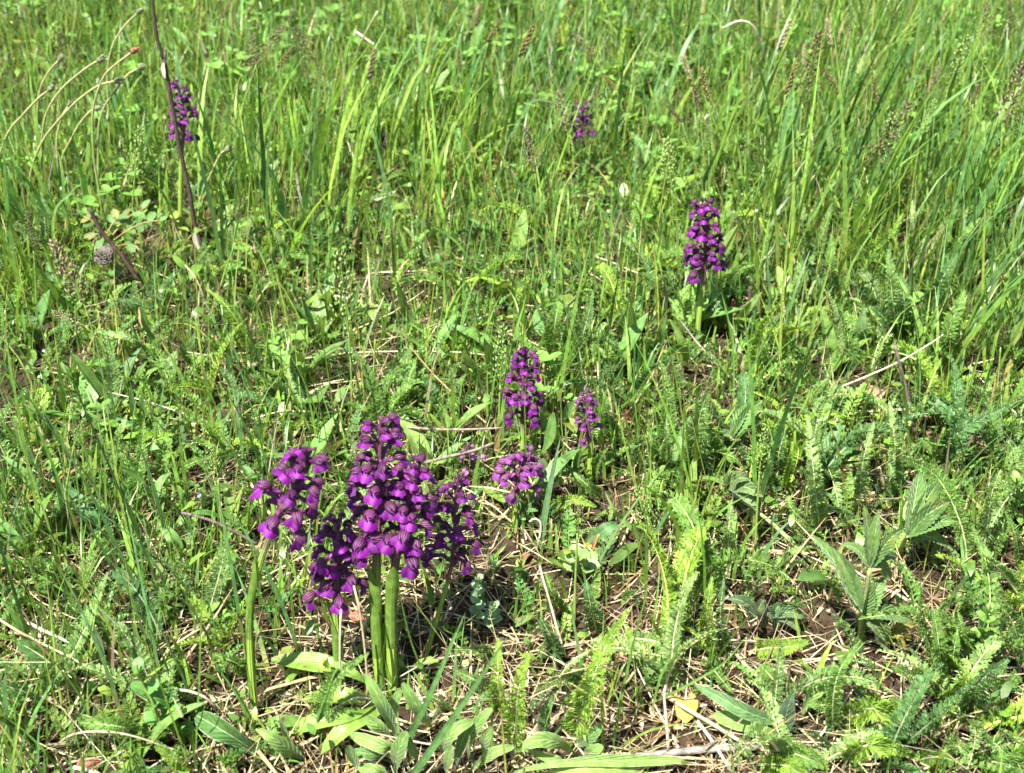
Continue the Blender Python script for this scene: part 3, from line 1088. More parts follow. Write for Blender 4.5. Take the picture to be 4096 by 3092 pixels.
def hero_frond(parent, B, pix, w, tone, tip_h, seed, pairs=50, lobes=4, base_h=0., mid_h=None, vee=.6):
    n = len(pix)
    hs = np.interp(np.linspace(0, 1, n), [0, .5, 1], [base_h, (tip_h * .75 + base_h * .25) if mid_h is None else mid_h, tip_h])
    pts = [P(x, y, h) for (x, y), h in zip(pix, hs)]
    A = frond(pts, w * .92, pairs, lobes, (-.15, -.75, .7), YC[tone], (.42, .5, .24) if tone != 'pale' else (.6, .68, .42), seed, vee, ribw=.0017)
    return link('leaf', A.mesh('leaf', M['yarrow'], B), parent)


def yarrow(label, fronds, seed):
    """fronds: list of (pixels, width, tone, tip height, [mid height])"""
    B = P(*fronds[0][0][0])
    root = thing('yarrow_plant', label, 'yarrow', B, 'yarrow plants with feathery leaves')
    for i, fr in enumerate(fronds):
        hero_frond(root, B, fr[0], fr[1], fr[2], fr[3], seed * 31 + i, mid_h=fr[4] if len(fr) > 4 else None)
    return root


R1 = (3072, 1546); R2 = (3072, 2319); R3 = (2048, 2319); R4 = (1024, 2319); R5 = (0, 2319); R6 = (0, 1546); R7 = (2048, 1546); R8 = (3072, 773); R9 = (0, 773); R10 = (1024, 773); R11 = (2048, 773)
yarrow('yarrow plant with tall pale silvery leaf curving up to a nodding tip above bare straw',
       [(cpx(R1, [(440, 1260), (420, 1000), (390, 700), (340, 250)]), .016, 'pale', .085), (cpx(R1, [(450, 1250), (390, 700), (440, 220), (560, 70)]), .013, 'grey', .10),
        (cpx(R1, [(430, 1260), (330, 1180), (200, 1050), (160, 900)]), .010, 'mid', .03)], 1)
yarrow('yarrow plant with a pale upright leaf showing a thick white midrib',
       [(cpx(R1, [(770, 1140), (800, 850), (830, 600), (920, 300)]), .014, 'pale', .08), (cpx(R1, [(760, 1150), (640, 1180), (560, 1230)]), .010, 'grey', .02)], 2)
yarrow('yarrow plant holding the tallest straight pale leaf next to the dark stick',
       [(cpx(R1, [(1100, 920), (1095, 500), (1050, 130)]), .014, 'pale', .075), (cpx(R1, [(1090, 1000), (1050, 820), (1090, 570)]), .013, 'grey', .05)], 3)
yarrow('yarrow leaf arching over the big toothed leaves with a yellowish midrib',
       [(cpx(R1, [(1720, 1600), (1690, 1280), (1560, 940), (1400, 730), (1130, 610)]), .018, 'mid', .075, .05)], 4)
yarrow('broad bright yarrow leaf rising at the edge past the toothed leaves',
       [(cpx(R1, [(1850, 1520), (1900, 1150), (1940, 900), (2010, 720)]), .019, 'pale', .075), (cpx(R1, [(1900, 1560), (2060, 1100), (2040, 1090)]), .012, 'mid', .05),
        (cpx(R1, [(2180, 1600), (2140, 1300), (2050, 1080)]), .013, 'mid', .06)], 5)
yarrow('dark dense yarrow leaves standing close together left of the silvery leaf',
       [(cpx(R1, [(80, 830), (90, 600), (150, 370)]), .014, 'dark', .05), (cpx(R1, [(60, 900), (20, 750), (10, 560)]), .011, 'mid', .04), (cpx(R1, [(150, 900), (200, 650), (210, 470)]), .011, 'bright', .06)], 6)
yarrow('dark green yarrow leaf bowed in a high arch through the tall grass',
       [(cpx(R1, [(1430, 700), (1500, 560), (1640, 400), (1850, 280), (2150, 130)]), .018, 'dark', .06, .055), (cpx(R1, [(2010, 300), (2080, 370), (2180, 460)]), .012, 'mid', .03)], 7)
yarrow('yarrow plant with a bright yellow green leaf arching over like a caterpillar on bare straw',
       [(cpx(R2, [(600, 1230), (740, 1150), (900, 1110), (1070, 1190), (1290, 1400)]), .020, 'bright', .004, .035),
        (cpx(R2, [(600, 1240), (560, 1100), (430, 1080), (330, 1060)]), .013, 'mid', .01, .02), (cpx(R2, [(600, 1250), (680, 1330), (760, 1370)]), .013, 'mid', .004)], 8)
yarrow('long yarrow leaf bowed flat over straw, lowest of the feathery leaves near the corner',
       [(cpx(R2, [(650, 1630), (720, 1500), (860, 1430), (1050, 1450), (1310, 1540)]), .016, 'bright', .012, .035), (cpx(R2, [(1280, 1560), (1450, 1530), (1620, 1560)]), .014, 'mid', .015)], 9)
yarrow('slim yarrow leaf folded shut on a hairy stalk over straw',
       [(cpx(R2, [(1370, 1480), (1430, 1260), (1480, 1130), (1560, 1070)]), .009, 'mid', .045), (cpx(R2, [(1400, 1660), (1470, 1560), (1540, 1450)]), .008, 'bright', .03)], 10)
yarrow('yarrow plant with a short bright leaf pointing up out of a dark tangle',
       [(cpx(R2, [(1480, 1050), (1600, 950), (1680, 860), (1800, 790)]), .013, 'bright', .055), (cpx(R2, [(1700, 1170), (1760, 1000), (1880, 830), (2080, 690)]), .021, 'dark', .06),
        (cpx(R2, [(1600, 960), (1400, 880), (1240, 830), (1070, 740)]), .020, 'mid', .035), (cpx(R2, [(2000, 1260), (1940, 1170), (1900, 1100)]), .014, 'mid', .02)], 11)
yarrow('yarrow leaf curled over at its tip like a crook',
       [(cpx(R2, [(1460, 810), (1400, 600), (1330, 380), (1250, 260), (1160, 220), (1110, 290)]), .009, 'mid', .06, .06)], 12)
yarrow('wide upright dark yarrow leaf with a rounded end beside the crook shaped leaf',
       [(cpx(R2, [(1490, 830), (1480, 600), (1430, 250)]), .018, 'mid', .055), (cpx(R2, [(1540, 830), (1600, 650), (1640, 420)]), .013, 'mid', .045)], 13)
yarrow('large soft yarrow leaf reaching up along the edge with a thick pale midrib',
       [(cpx(R2, [(2230, 760), (2150, 480), (2050, 260), (1950, 90)]), .019, 'grey', .075), (cpx(R2, [(2180, 780), (2060, 920), (1960, 1060)]), .010, 'mid', .03),
        (cpx(R2, [(1640, 350), (1720, 180), (1880, 70)]), .013, 'mid', .05), (cpx(R2, [(1800, 560), (1700, 480), (1640, 280)]), .016, 'mid', .05)], 14)
yarrow('yarrow leaf lying level over straw beside the red dead leaf',
       [(cpx(R2, [(-150, 620), (0, 590), (200, 575), (340, 530)]), .016, 'bright', .02), (cpx(R2, [(160, 1020), (60, 880), (-60, 740)]), .020, 'mid', .02)], 15)
yarrow('pair of flat yarrow leaves lying at the bottom edge on straw',
       [(cpx(R2, [(-90, 1480), (150, 1480), (330, 1540), (520, 1610)]), .018, 'mid', .006, .02), (cpx(R2, [(-100, 1600), (120, 1600), (350, 1700)]), .017, 'bright', .006, .015)], 16)
yarrow('yarrow leaves sprawling over straw in the lowest corner',
       [(cpx(R2, [(1530, 1410), (1640, 1440), (1790, 1530)]), .015, 'mid', .006, .02), (cpx(R2, [(1820, 1340), (1980, 1430), (2120, 1560)]), .016, 'grey', .006, .025),
        (cpx(R2, [(1790, 1560), (2000, 1580), (2260, 1640)]), .019, 'mid', .006, .025), (cpx(R2, [(2080, 1200), (2140, 1290), (2200, 1420)]), .011, 'bright', .01)], 17)
yarrow('yarrow leaf climbing beside the smooth oval leaves on straw',
       [(cpx(R2, [(560, 1330), (560, 1050), (620, 780), (790, 530)]), .013, 'mid', .06), (cpx(R2, [(900, 1080), (850, 980), (790, 830)]), .014, 'mid', .035),
        (cpx(R2, [(1370, 1240), (1230, 1130), (1050, 1020)]), .013, 'mid', .02)], 18)
yarrow('longest bright yarrow leaf, slanting up from straw to a pale feathered tip',
       [(cpx(R3, [(490, 1440), (600, 1150), (700, 850), (830, 540), (1010, 250)]), .019, 'bright', .095), (cpx(R3, [(610, 850), (400, 860), (200, 960)]), .012, 'mid', .03),
        (cpx(R3, [(470, 1160), (540, 1000), (590, 900)]), .008, 'bright', .03)], 19)
yarrow('bright upright yarrow leaf at the bottom edge crossed by a blue green grass blade',
       [(cpx(R3, [(30, 1560), (50, 1000), (150, 630)]), .018, 'bright', .075)], 20)
yarrow('yarrow leaf lying straight with widely spaced leaflets on straw',
       [(cpx(R3, [(920, 510), (1150, 515), (1440, 575)]), .012, 'pale', .012), (cpx(R3, [(1600, 660), (1500, 560), (1420, 470)]), .012, 'mid', .02)], 21)
yarrow('young yarrow leaf still rolled into a woolly fuzzy spike on straw',
       [(cpx(R3, [(1560, 880), (1400, 830), (1250, 770), (1040, 700)]), .014, 'grey', .02, .02)], 22)
yarrow('two upright yarrow leaves, one lit and one dark, over the patch of straw',
       [(cpx(R3, [(1695, 640), (1680, 300), (1730, -30)]), .014, 'bright', .065), (cpx(R3, [(1860, 680), (1800, 350), (1830, -20)]), .012, 'dark', .07), (cpx(R3, [(1660, 660), (1760, 800), (1910, 980)]), .013, 'mid', .02)], 23)
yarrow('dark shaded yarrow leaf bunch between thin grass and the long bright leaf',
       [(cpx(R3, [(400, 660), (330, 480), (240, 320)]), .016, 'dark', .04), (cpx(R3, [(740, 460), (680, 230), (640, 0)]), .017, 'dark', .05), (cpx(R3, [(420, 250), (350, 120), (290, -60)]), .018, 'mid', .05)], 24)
yarrow('feathery yarrow leaf slanting across the spotted orchid leaves',
       [(cpx(R4, [(590, 1360), (590, 1100), (700, 850), (980, 630)]), .015, 'mid', .055)], 25)
yarrow('bright yarrow leaf standing in front of bare straw beside the crossing grass blades',
       [(cpx(R4, [(2130, 1200), (2090, 900), (2095, 500)]), .014, 'bright', .06), (cpx(R4, [(2060, 640), (1900, 610), (1710, 600)]), .012, 'mid', .03), (cpx(R4, [(2090, 960), (1920, 880), (1700, 770)]), .015, 'grey', .03),
        (cpx(R4, [(1680, 1130), (1600, 1060), (1500, 990)]), .012, 'grey', .02)], 26)
yarrow('yarrow leaf sprouting beside the round waxy leaved plant, tip at the bottom edge',
       [(cpx(R5, [(1700, 1720), (1560, 1580), (1340, 1430)]), .017, 'bright', .045), (cpx(R5, [(1400, 1360), (1050, 1270), (680, 1230)]), .016, 'mid', .03, .03)], 27)
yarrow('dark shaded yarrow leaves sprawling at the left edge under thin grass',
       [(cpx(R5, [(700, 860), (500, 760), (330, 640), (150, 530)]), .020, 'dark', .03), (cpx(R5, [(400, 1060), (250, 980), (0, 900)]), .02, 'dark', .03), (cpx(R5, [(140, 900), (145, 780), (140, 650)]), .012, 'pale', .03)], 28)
yarrow('yarrow leaf touching the curved bare orchid stem',
       [(cpx(R5, [(2250, 800), (2050, 720), (1830, 640)]), .014, 'mid', .03), (cpx(R5, [(1480, 350), (1420, 200), (1380, 60)]), .012, 'mid', .04), (cpx(R5, [(920, 400), (880, 200), (900, 20)]), .010, 'grey', .04)], 29)
yarrow('pale yarrow leaf with bright midrib below the crossing lance shaped leaf',
       [(cpx(R6, [(1000, 730), (1015, 500), (1100, 240)]), .016, 'pale', .055), (cpx(R6, [(1500, 780), (1600, 690), (1820, 600)]), .012, 'mid', .035), (cpx(R6, [(1110, 450), (1300, 430), (1510, 410)]), .012, 'bright', .035)], 30)
yarrow('dark upright yarrow leaf near the wasp nest and dead stalk foot',
       [(cpx(R9, [(1830, 800), (1810, 650), (1790, 540)]), .014, 'dark', .045), (cpx(R9, [(2200, 1420), (2100, 1200), (1980, 1000), (1800, 830)]), .013, 'bright', .06), (cpx(R9, [(2210, 1030), (2140, 960), (2070, 910)]), .012, 'dark', .03)], 31)
yarrow('yarrow leaf arching level below the pine brown twig with a pale midrib',
       [(cpx(R9, [(1350, 1420), (1220, 1300), (1100, 1240), (820, 1190)]), .011, 'pale', .035, .05), (cpx(R9, [(1480, 1480), (1470, 1300), (1500, 1150)]), .012, 'mid', .05)], 32)
yarrow('big dark feathery yarrow rosette growing at the dark stick',
       [(cpx(R8, [(1150, 1350), (1090, 1050), (1060, 750), (1040, 480)]), .022, 'grey', .09), (cpx(R8, [(1130, 1330), (1050, 1180), (990, 1060), (880, 980)]), .024, 'dark', .05),
        (cpx(R8, [(1160, 1330), (1180, 1000), (1150, 700)]), .024, 'dark', .07), (cpx(R8, [(1380, 1250), (1420, 950), (1500, 750), (1640, 520)]), .022, 'dark', .08)], 33)
yarrow('tall yarrow leaf with ladder like leaflets in front of the tall grass',
       [(cpx(R8, [(540, 990), (540, 700), (545, 350)]), .020, 'mid', .085), (cpx(R8, [(330, 640), (310, 350), (280, 30)]), .020, 'grey', .085), (cpx(R8, [(230, 1010), (280, 780), (380, 660)]), .016, 'mid', .05)], 34)
yarrow('yarrow leaves twisting up to pale woolly tips near the tall grass',
       [(cpx(R8, [(800, 680), (900, 500), (1050, 360), (1170, 170)]), .014, 'bright', .075), (cpx(R8, [(1220, 500), (1230, 320), (1250, 60)]), .012, 'pale', .07), (cpx(R8, [(1300, 680), (1310, 520), (1390, 340)]), .013, 'pale', .06),
        (cpx(R8, [(940, 960), (830, 860), (700, 740)]), .020, 'dark', .06)], 35)
yarrow('light yarrow plume leaning into the tall grass at the edge',
       [(cpx(R8, [(1400, 700), (1600, 450), (1840, 210)]), .018, 'mid', .08), (cpx(R8, [(1970, 560), (2000, 400), (2040, 250)]), .011, 'pale', .07), (cpx(R8, [(1500, 1500), (1540, 1250), (1700, 830)]), .022, 'mid', .08),
        (cpx(R8, [(1580, 1450), (1620, 1150), (1720, 880)]), .012, 'bright', .08)], 36)
yarrow('yarrow leaf pair standing upright in front of thin grass behind the lone orchid',
       [(cpx(R11, [(380, 1460), (370, 1150), (420, 880)]), .022, 'mid', .06), (cpx(R11, [(500, 1500), (510, 1150), (560, 950)]), .017, 'mid', .06), (cpx(R11, [(530, 1640), (500, 1500), (450, 1380)]), .013, 'mid', .04)], 37)
yarrow('dark thick yarrow leaf standing right of the small thin stemmed orchid',
       [(cpx(R7, [(880, 440), (830, 240), (780, 20)]), .016, 'mid', .06), (cpx(R7, [(950, 200), (1050, 90), (1200, -30)]), .015, 'mid', .05), (cpx(R7, [(700, 800), (760, 620), (830, 530)]), .012, 'mid', .05)], 38)
yarrow('tall soft yarrow leaves, broad and pale, rising in the middle of the straw',
       [(cpx(R7, [(1600, 800), (1580, 500), (1640, 200), (1700, 40)]), .026, 'grey', .085), (cpx(R7, [(1340, 700), (1340, 480), (1335, 280)]), .013, 'pale', .06), (cpx(R7, [(1720, 620), (1700, 400), (1640, 150)]), .022, 'mid', .06),
        (cpx(R7, [(1250, 640), (1210, 530), (1190, 400)]), .014, 'grey', .04)], 39)
yarrow('yarrow leaf curving over dark soil below the pale low orchid',
       [(cpx(R7, [(340, 1100), (430, 1010), (560, 980), (730, 1040)]), .012, 'bright', .02, .035), (cpx(R7, [(780, 960), (660, 860), (530, 740)]), .012, 'grey', .03), (cpx(R7, [(200, 1010), (250, 900), (320, 850)]), .010, 'bright', .03)], 40)
yarrow('slender yarrow leaves fanning out below the big toothed leaf',
       [(cpx(R7, [(1880, 1520), (1870, 1250), (1900, 980)]), .015, 'pale', .06), (cpx(R7, [(1640, 1400), (1640, 1280), (1630, 1180)]), .010, 'mid', .04), (cpx(R7, [(1760, 1600), (1700, 1450), (1560, 1360)]), .012, 'grey', .03)], 41)
yarrow('arching yarrow leaf behind the dense dark orchid, nodding over',
       [(cpx(R11, [(1860, 900), (1900, 760), (2000, 640), (2150, 610)]), .014, 'mid', .05), (cpx(R11, [(2000, 450), (1950, 250), (1850, 130)]), .018, 'pale', .06), (cpx(R11, [(1560, 210), (1530, 100), (1500, -40)]), .020, 'mid', .07)], 42)

# smaller yarrow plants spread through the turf: a few leaf shapes, many plants
FV = []
for k in range(22):
    L = 1.0
    lean, bend = rng.uniform(.05, .6), rng.uniform(.2, 2.2)
    s = np.linspace(0, 1, 7)
    th = lean + bend * s ** 1.6
    h = np.cumsum(np.sin(th)) / 7
    z = np.cumsum(np.cos(th)) / 7
    pts = np.stack([.06 * np.sin(3 * s + k), h - h[0], z - z[0]], 1) * .06
    FV.append(frond(pts, .06 * rng.uniform(.14, .2), 34, 3, (0, -1, .35), (.1, .2, .04), (.3, .38, .15), 900 + k, rng.uniform(.35, .8)).mesh('leaf', M['yarrow']))

ZONES = [  # (pixel box x0,x1,y0,y1, words)
    (0, 1100, 0, 1100, 'near the bowed stalks'),
    (1100, 2300, 0, 1100, 'in the far middle grass'),
    (2300, 3200, 0, 1100, 'near the dense dark orchid'),
    (3200, 4096, 0, 1100, 'in the far tall grass'),
    (0, 1000, 1100, 2000, 'below the wasp nest'),
    (1000, 2000, 1100, 2000, 'behind the front orchids'),
    (2000, 2900, 1100, 2200, 'around the lone orchid'),
    (2900, 4096, 1100, 2000, 'before the tall grass'),
    (0, 1000, 2000, 3092, 'left of the curved orchid'),
    (1000, 2000, 2000, 3092, 'at the front orchids feet'),
    (2000, 2900, 2200, 3092, 'on the bare straw'),
    (2900, 4096, 2000, 3092, 'near the toothed leaves')]


def zone(p):
    x, y, _ = proj(p[None])
    for i, (a, b, c, d, w) in enumerate(ZONES):
        if a <= x[0] < b and c <= y[0] < d:
            return i, w
    return None, None


def in_open(q):
    for o in OPEN:
        e = P(*o)
        u = e[1] - q[1]
        if -.012 < u < .13 and abs(q[0] - e[0] * q[1] / e[1]) < .03:
            return True
    return False


def scatter_plants(n, kind, name, cat, words, maker, ymax=1.75):
    p = field(n, .34, ymax, 1.0, .0)
    p = p[rng.random(len(p)) < cover(kind, p)]
    k = 0
    for q in p:
        i, w = zone(q)
        x_, y_, _ = proj(q[None])
        if i is None or (1620 < x_[0] < 2060 and 2300 < y_[0] < 2740) or in_open(q):
            continue
        root = thing(name, words, cat, q, words)
        d = maker(root, k)
        root['label'] = f'{d} {w}'
        root['group'] = f'{words} {w}'
        k += 1
    return k


NUM = ['no', 'one', 'two', 'three', 'four', 'five', 'six', 'seven']


def small_yarrow(root, k):
    r = random.Random(500 + k)
    a0 = r.uniform(0, 6.28)
    near = proj(np.array(root.location)[None])
    big = 1.35 if near[0][0] > 2500 and near[1][0] > 1250 else 1.0
    tn = r.choice(['mid', 'mid', 'grey', 'bright', 'dark'] if big == 1 else ['mid', 'grey', 'grey', 'pale', 'bright', 'dark'])
    tone = YC[tn]
    nl = r.randint(2, 4)
    for j in range(nl):
        m = Matrix.Rotation(a0 + j * 2.2 + r.uniform(-.5, .5), 4, 'Z') @ Matrix.Rotation(r.uniform(-.25, .3), 4, 'X') @ Matrix.Scale(r.uniform(.65, 1.5) * big, 4)
        o = link('leaf', FV[r.randrange(22)], root, Matrix.Translation((r.uniform(-.004, .004), r.uniform(-.004, .004), 0)) @ m)
        b = r.uniform(.85, 1.2)
        o.color = (tone[0] / .1 * b, tone[1] / .2 * b, tone[2] / .04 * b, 1)
    word = {'pale': 'pale', 'mid': 'green', 'grey': 'greyish', 'bright': 'yellow-green', 'dark': 'dark'}[tn]
    return f'{word} yarrow with {NUM[nl]} leaves'


scatter_plants(560, 'yarrow', 'yarrow_plant', 'yarrow', 'small yarrow plant with feathery leaves', small_yarrow)


# ------------------------------------------------------------------ broad-leaved plants
def herb(name, cat, label, leaves, mat, seed, group=None, **kw):
    """leaves: list of (pixels with height (x, y, h), width, colour, shape)"""
    B = P(*leaves[0][0][0][:2])
    root = thing(name, label, cat, B, group)
    for i, (pp, w, c, shp) in enumerate(leaves):
        pts = [P(*q) for q in pp]
        a = dict(nref=(-.2, -.8, .7), fold=.25, wave=.12, n=16, m=7)
        a.update(kw)
        v, f, cc, s = leaf(pts, w * .6, shape=shp, col=c, seed=seed * 17 + i, **a)
        link('leaf', build_mesh('leaf', v - B, f, M[mat], cc, s), root)
    return root


def L3(o, pts, hs):
    return [(x, y, h) for (x, y), h in zip(cpx(o, pts), hs)]


HG = (.145, .265, .055); HL = (.18, .305, .07); HD = (.085, .18, .045); GG = (.10, .21, .07)
herb('hawkweed_rosette', 'hawkweed', 'rosette of pale hairy spoon shaped leaves in front of the orchid stems', [
    (L3(R4, [(1225, 1420), (1180, 1250), (1080, 1050), (945, 810)], [0, .03, .055, .07]), .013, HG, 'spoon'),
    (L3(R4, [(1225, 1400), (1180, 1150), (1250, 940)], [0, .03, .05]), .010, HG, 'spoon'),
    (L3(R4, [(1250, 1420), (1150, 1450), (960, 1390), (815, 1340)], [0, .03, .035, .03]), .012, HL, 'spoon'),
    (L3(R4, [(1220, 1500), (1090, 1530), (960, 1500), (810, 1490)], [0, .02, .028, .025]), .010, HD, 'spoon'),
    (L3(R4, [(1200, 1700), (1225, 1500), (1310, 1310)], [0, .03, .05]), .014, HG, 'spoon'),
    (L3(R4, [(1210, 1420), (1080, 1290), (945, 1180)], [0, .02, .03]), .013, HL, 'spoon'),
    (L3(R4, [(1400, 1600), (1360, 1480), (1290, 1310)], [0, .03, .045]), .009, HD, 'spoon'),
    (L3(R4, [(1150, 1700), (1060, 1660), (880, 1620)], [0, .02, .02]), .012, HG, 'spoon'),
    (L3(R4, [(900, 1700), (870, 1600), (800, 1430)], [0, .02, .04]), .011, HG, 'spoon')], 'hairy', 1)
herb('hawkweed_rosette', 'hawkweed', 'single hairy tongue shaped leaf leaning behind the crossing grass blades', [
    (L3(R4, [(1540, 1310), (1450, 1180), (1360, 1040), (1265, 890)], [0, .03, .045, .055]), .013, HG, 'spoon')], 'hairy', 2)
herb('hawkweed_rosette', 'hawkweed', 'rosette of twisted hairy leaves under the lower grass blade', [
    (L3(R4, [(1600, 1560), (1640, 1400), (1740, 1280), (1880, 1220)], [0, .03, .045, .045]), .012, HL, 'spoon'),
    (L3(R4, [(1830, 1560), (1850, 1350), (1950, 1200), (2040, 1110)], [0, .03, .05, .055]), .012, HG, 'spoon'),
    (L3(R4, [(1720, 1640), (1780, 1400), (1860, 1240)], [0, .03, .045]), .010, HD, 'spoon'),
    (L3(R4, [(1990, 1560), (1980, 1400), (2030, 1270)], [0, .03, .045]), .011, HL, 'spoon'),
    (L3(R4, [(1640, 1700), (1660, 1560), (1700, 1430)], [0, .02, .035]), .010, HL, 'spoon')], 'hairy', 3)
herb('hawkweed_rosette', 'hawkweed', 'long pale hairy leaves lying along the bottom edge over straw', [
    (L3(R3, [(-120, 1720), (200, 1620), (600, 1570), (1000, 1560), (1490, 1560)], [0, .02, .025, .022, .012]), .011, HL, 'spoon'),
    (L3(R3, [(60, 1720), (500, 1640), (850, 1640), (1180, 1680)], [0, .02, .02, .008]), .010, (.22, .33, .07), 'spoon'),
    (L3(R3, [(560, 1520), (420, 1420), (260, 1380), (80, 1440)], [0, .02, .03, .03]), .014, HL, 'spoon'),
    (L3(R3, [(80, 1460), (200, 1500), (330, 1540), (440, 1580)], [.02, .018, .014, .01]), .010, HL, 'spoon'),
    (L3(R4, [(1830, 1680), (1960, 1560), (2080, 1480), (2230, 1440)], [0, .02, .035, .035]), .010, HL, 'spoon')], 'hairy', 4)
herb('hawkweed_rosette', 'hawkweed', 'dark hairy upright leaf standing alone in the straw shade', [
    (L3(R3, [(290, 1370), (280, 1200), (345, 990)], [0, .02, .04]), .013, HD, 'lance'),
    (L3(R3, [(520, 1450), (650, 1370), (780, 1260)], [0, .02, .03]), .012, HD, 'spoon'),
    (L3(R3, [(600, 1590), (700, 1480), (790, 1440)], [0, .02, .025]), .012, HG, 'spoon')], 'hairy', 5)
herb('hawkweed_rosette', 'hawkweed', 'two long hairy leaves crossing above straw beside the grey stick', [
    (L3(R3, [(2300, 1240), (2000, 1130), (1800, 1020), (1580, 910)], [.005, .025, .03, .025]), .014, GG, 'lance'),
    (L3(R3, [(2380, 1340), (2150, 1290), (1950, 1220), (1740, 1170)], [.005, .012, .014, .012]), .016, HG, 'spoon')], 'hairy', 6, fold=.4)
herb('hawkweed_rosette', 'hawkweed', 'two oval leaves, one pale and smooth and one dark and bristly, on straw', [
    (L3(R2, [(290, 1160), (380, 1000), (470, 860), (560, 740)], [0, .02, .03, .04]), .017, (.2, .33, .08), 'spoon'),
    (L3(R2, [(100, 1330), (150, 1200), (180, 1080), (220, 970)], [0, .02, .035, .045]), .017, (.08, .15, .075), 'lance')], 'hairy', 7)
herb('hawkweed_rosette', 'hawkweed', 'large dark blistered leaf lying beside the curved orchid stem foot', [
    (L3(R5, [(2280, 1540), (2080, 1400), (1900, 1290), (1700, 1170)], [0, .02, .03, .03]), .020, (.05, .125, .025), 'spoon'),
    (L3(R4, [(420, 1560), (250, 1440), (120, 1350), (0, 1290)], [0, .02, .03, .03]), .017, HL, 'lance'),
    (L3(R4, [(350, 1500), (260, 1320), (190, 1150)], [0, .03, .055]), .007, HG, 'lance')], 'hairy', 8, wave=.2)


def spoon(name, label, leaves, seed, mat='lance', **kw):
    herb(name, 'plantain', label, leaves, mat, seed, None, **kw)


PL = (.12, .235, .06); PB = (.09, .20, .075); PY = (.2, .31, .05)
spoon('plantain', 'long blue green lance leaf lying slantwise among thin stems at the left', [
    (L3(R6, [(930, 1310), (800, 1120), (650, 930), (510, 825)], [0, .03, .04, .05]), .016, PB, 'lance'),
    (L3(R6, [(480, 1300), (500, 1130), (520, 1020)], [0, .02, .035]), .009, PL, 'lance')], 31)
spoon('plantain', 'dull grey green lance leaf leaning on thin stems near the left edge', [
    (L3(R6, [(370, 880), (330, 720), (270, 590), (215, 490)], [0, .03, .045, .055]), .015, (.12, .2, .08), 'lance')], 32)
spoon('plantain', 'lance leaf lying level with a jagged shadow across it', [
    (L3(R6, [(1760, 470), (1560, 470), (1350, 510), (1160, 560)], [0, .02, .025, .02]), .014, (.15, .26, .09), 'lance')], 33, fold=.15)
spoon('plantain', 'curled tongue shaped leaf bending over beside dark soil', [
    (L3(R6, [(1340, 1090), (1350, 930), (1400, 800), (1480, 740)], [0, .03, .04, .04]), .014, (.16, .28, .08), 'lance')], 34)
spoon('plantain', 'pair of upright pale lance leaves behind the level leaf', [
    (L3(R6, [(1260, 380), (1250, 220), (1225, 0)], [0, .03, .065]), .012, PL, 'lance'), (L3(R6, [(1200, 360), (1160, 200), (1130, -40)], [0, .03, .06]), .012, (.07, .16, .04), 'lance'),
    (L3(R6, [(1290, 420), (1150, 340), (960, 250)], [0, .02, .03]), .009, PB, 'lance')], 35)
spoon('plantain', 'broad smooth leaf drooping in the shade beside the curved orchid', [
    (L3(R6, [(1610, 1470), (1520, 1340), (1440, 1240), (1360, 1180)], [0, .025, .03, .03]), .017, PL, 'lance'), (L3(R6, [(1760, 1050), (1770, 950), (1760, 850)], [0, .02, .035]), .012, PL, 'lance')], 36)
spoon('plantain', 'blunt leaf and pale narrow leaf standing up in straw near the waxy plant', [
    (L3(R5, [(1250, 720), (1200, 520), (1140, 330)], [0, .03, .055]), .011, HL, 'lance'), (L3(R5, [(930, 760), (870, 560), (815, 390)], [0, .03, .05]), .011, (.14, .24, .12), 'lance'),
    (L3(R5, [(1310, 560), (1310, 400), (1280, 220)], [0, .03, .06]), .009, PB, 'lance')], 37)
spoon('plantain', 'upright lance leaves with a smooth face behind the small twig', [
    (L3(R10, [(1320, 1200), (1280, 960), (1220, 760)], [0, .035, .065]), .015, PL, 'lance'), (L3(R10, [(820, 1200), (850, 960), (900, 740)], [0, .03, .06]), .014, PL, 'lance'),
    (L3(R10, [(1000, 1150), (960, 1050), (890, 980)], [0, .03, .04]), .011, (.08, .18, .04), 'lance'), (L3(R10, [(1110, 960), (1090, 850), (1100, 760)], [0, .02, .045]), .009, (.08, .18, .04), 'lance')], 38)
spoon('plantain', 'dark lance leaves and one bright curved leaf in dry straw before the tufts', [
    (L3(R10, [(360, 1020), (290, 880), (205, 760)], [0, .03, .055]), .011, (.07, .16, .04), 'lance'), (L3(R10, [(370, 1090), (440, 960), (560, 850)], [0, .03, .045]), .009, PY, 'lance'),
    (L3(R10, [(550, 1300), (490, 1130), (400, 900)], [0, .03, .06]), .012, (.08, .18, .05), 'lance')], 39)
spoon('plantain', 'straight narrow leaf standing up like a spear in front of the tall tuft', [
    (L3(R10, [(485, 850), (480, 550), (465, 250)], [0, .05, .1]), .011, (.1, .2, .045), 'lance'), (L3(R10, [(300, 640), (260, 480), (130, 290)], [0, .04, .06]), .014, (.12, .22, .07), 'lance')], 40)
spoon('plantain', 'large smooth lance leaves side by side left of the lone orchid', [
    (L3(R10, [(1900, 1640), (1850, 1450), (1800, 1350)], [0, .03, .05]), .017, (.15, .26, .09), 'lance'), (L3(R10, [(2050, 1640), (2040, 1450), (1975, 1250)], [0, .03, .06]), .017, (.14, .25, .06), 'lance'),
    (L3(R10, [(2090, 1660), (2080, 1500), (2100, 1330)], [0, .03, .06]), .012, (.08, .17, .06), 'lance')], 41)
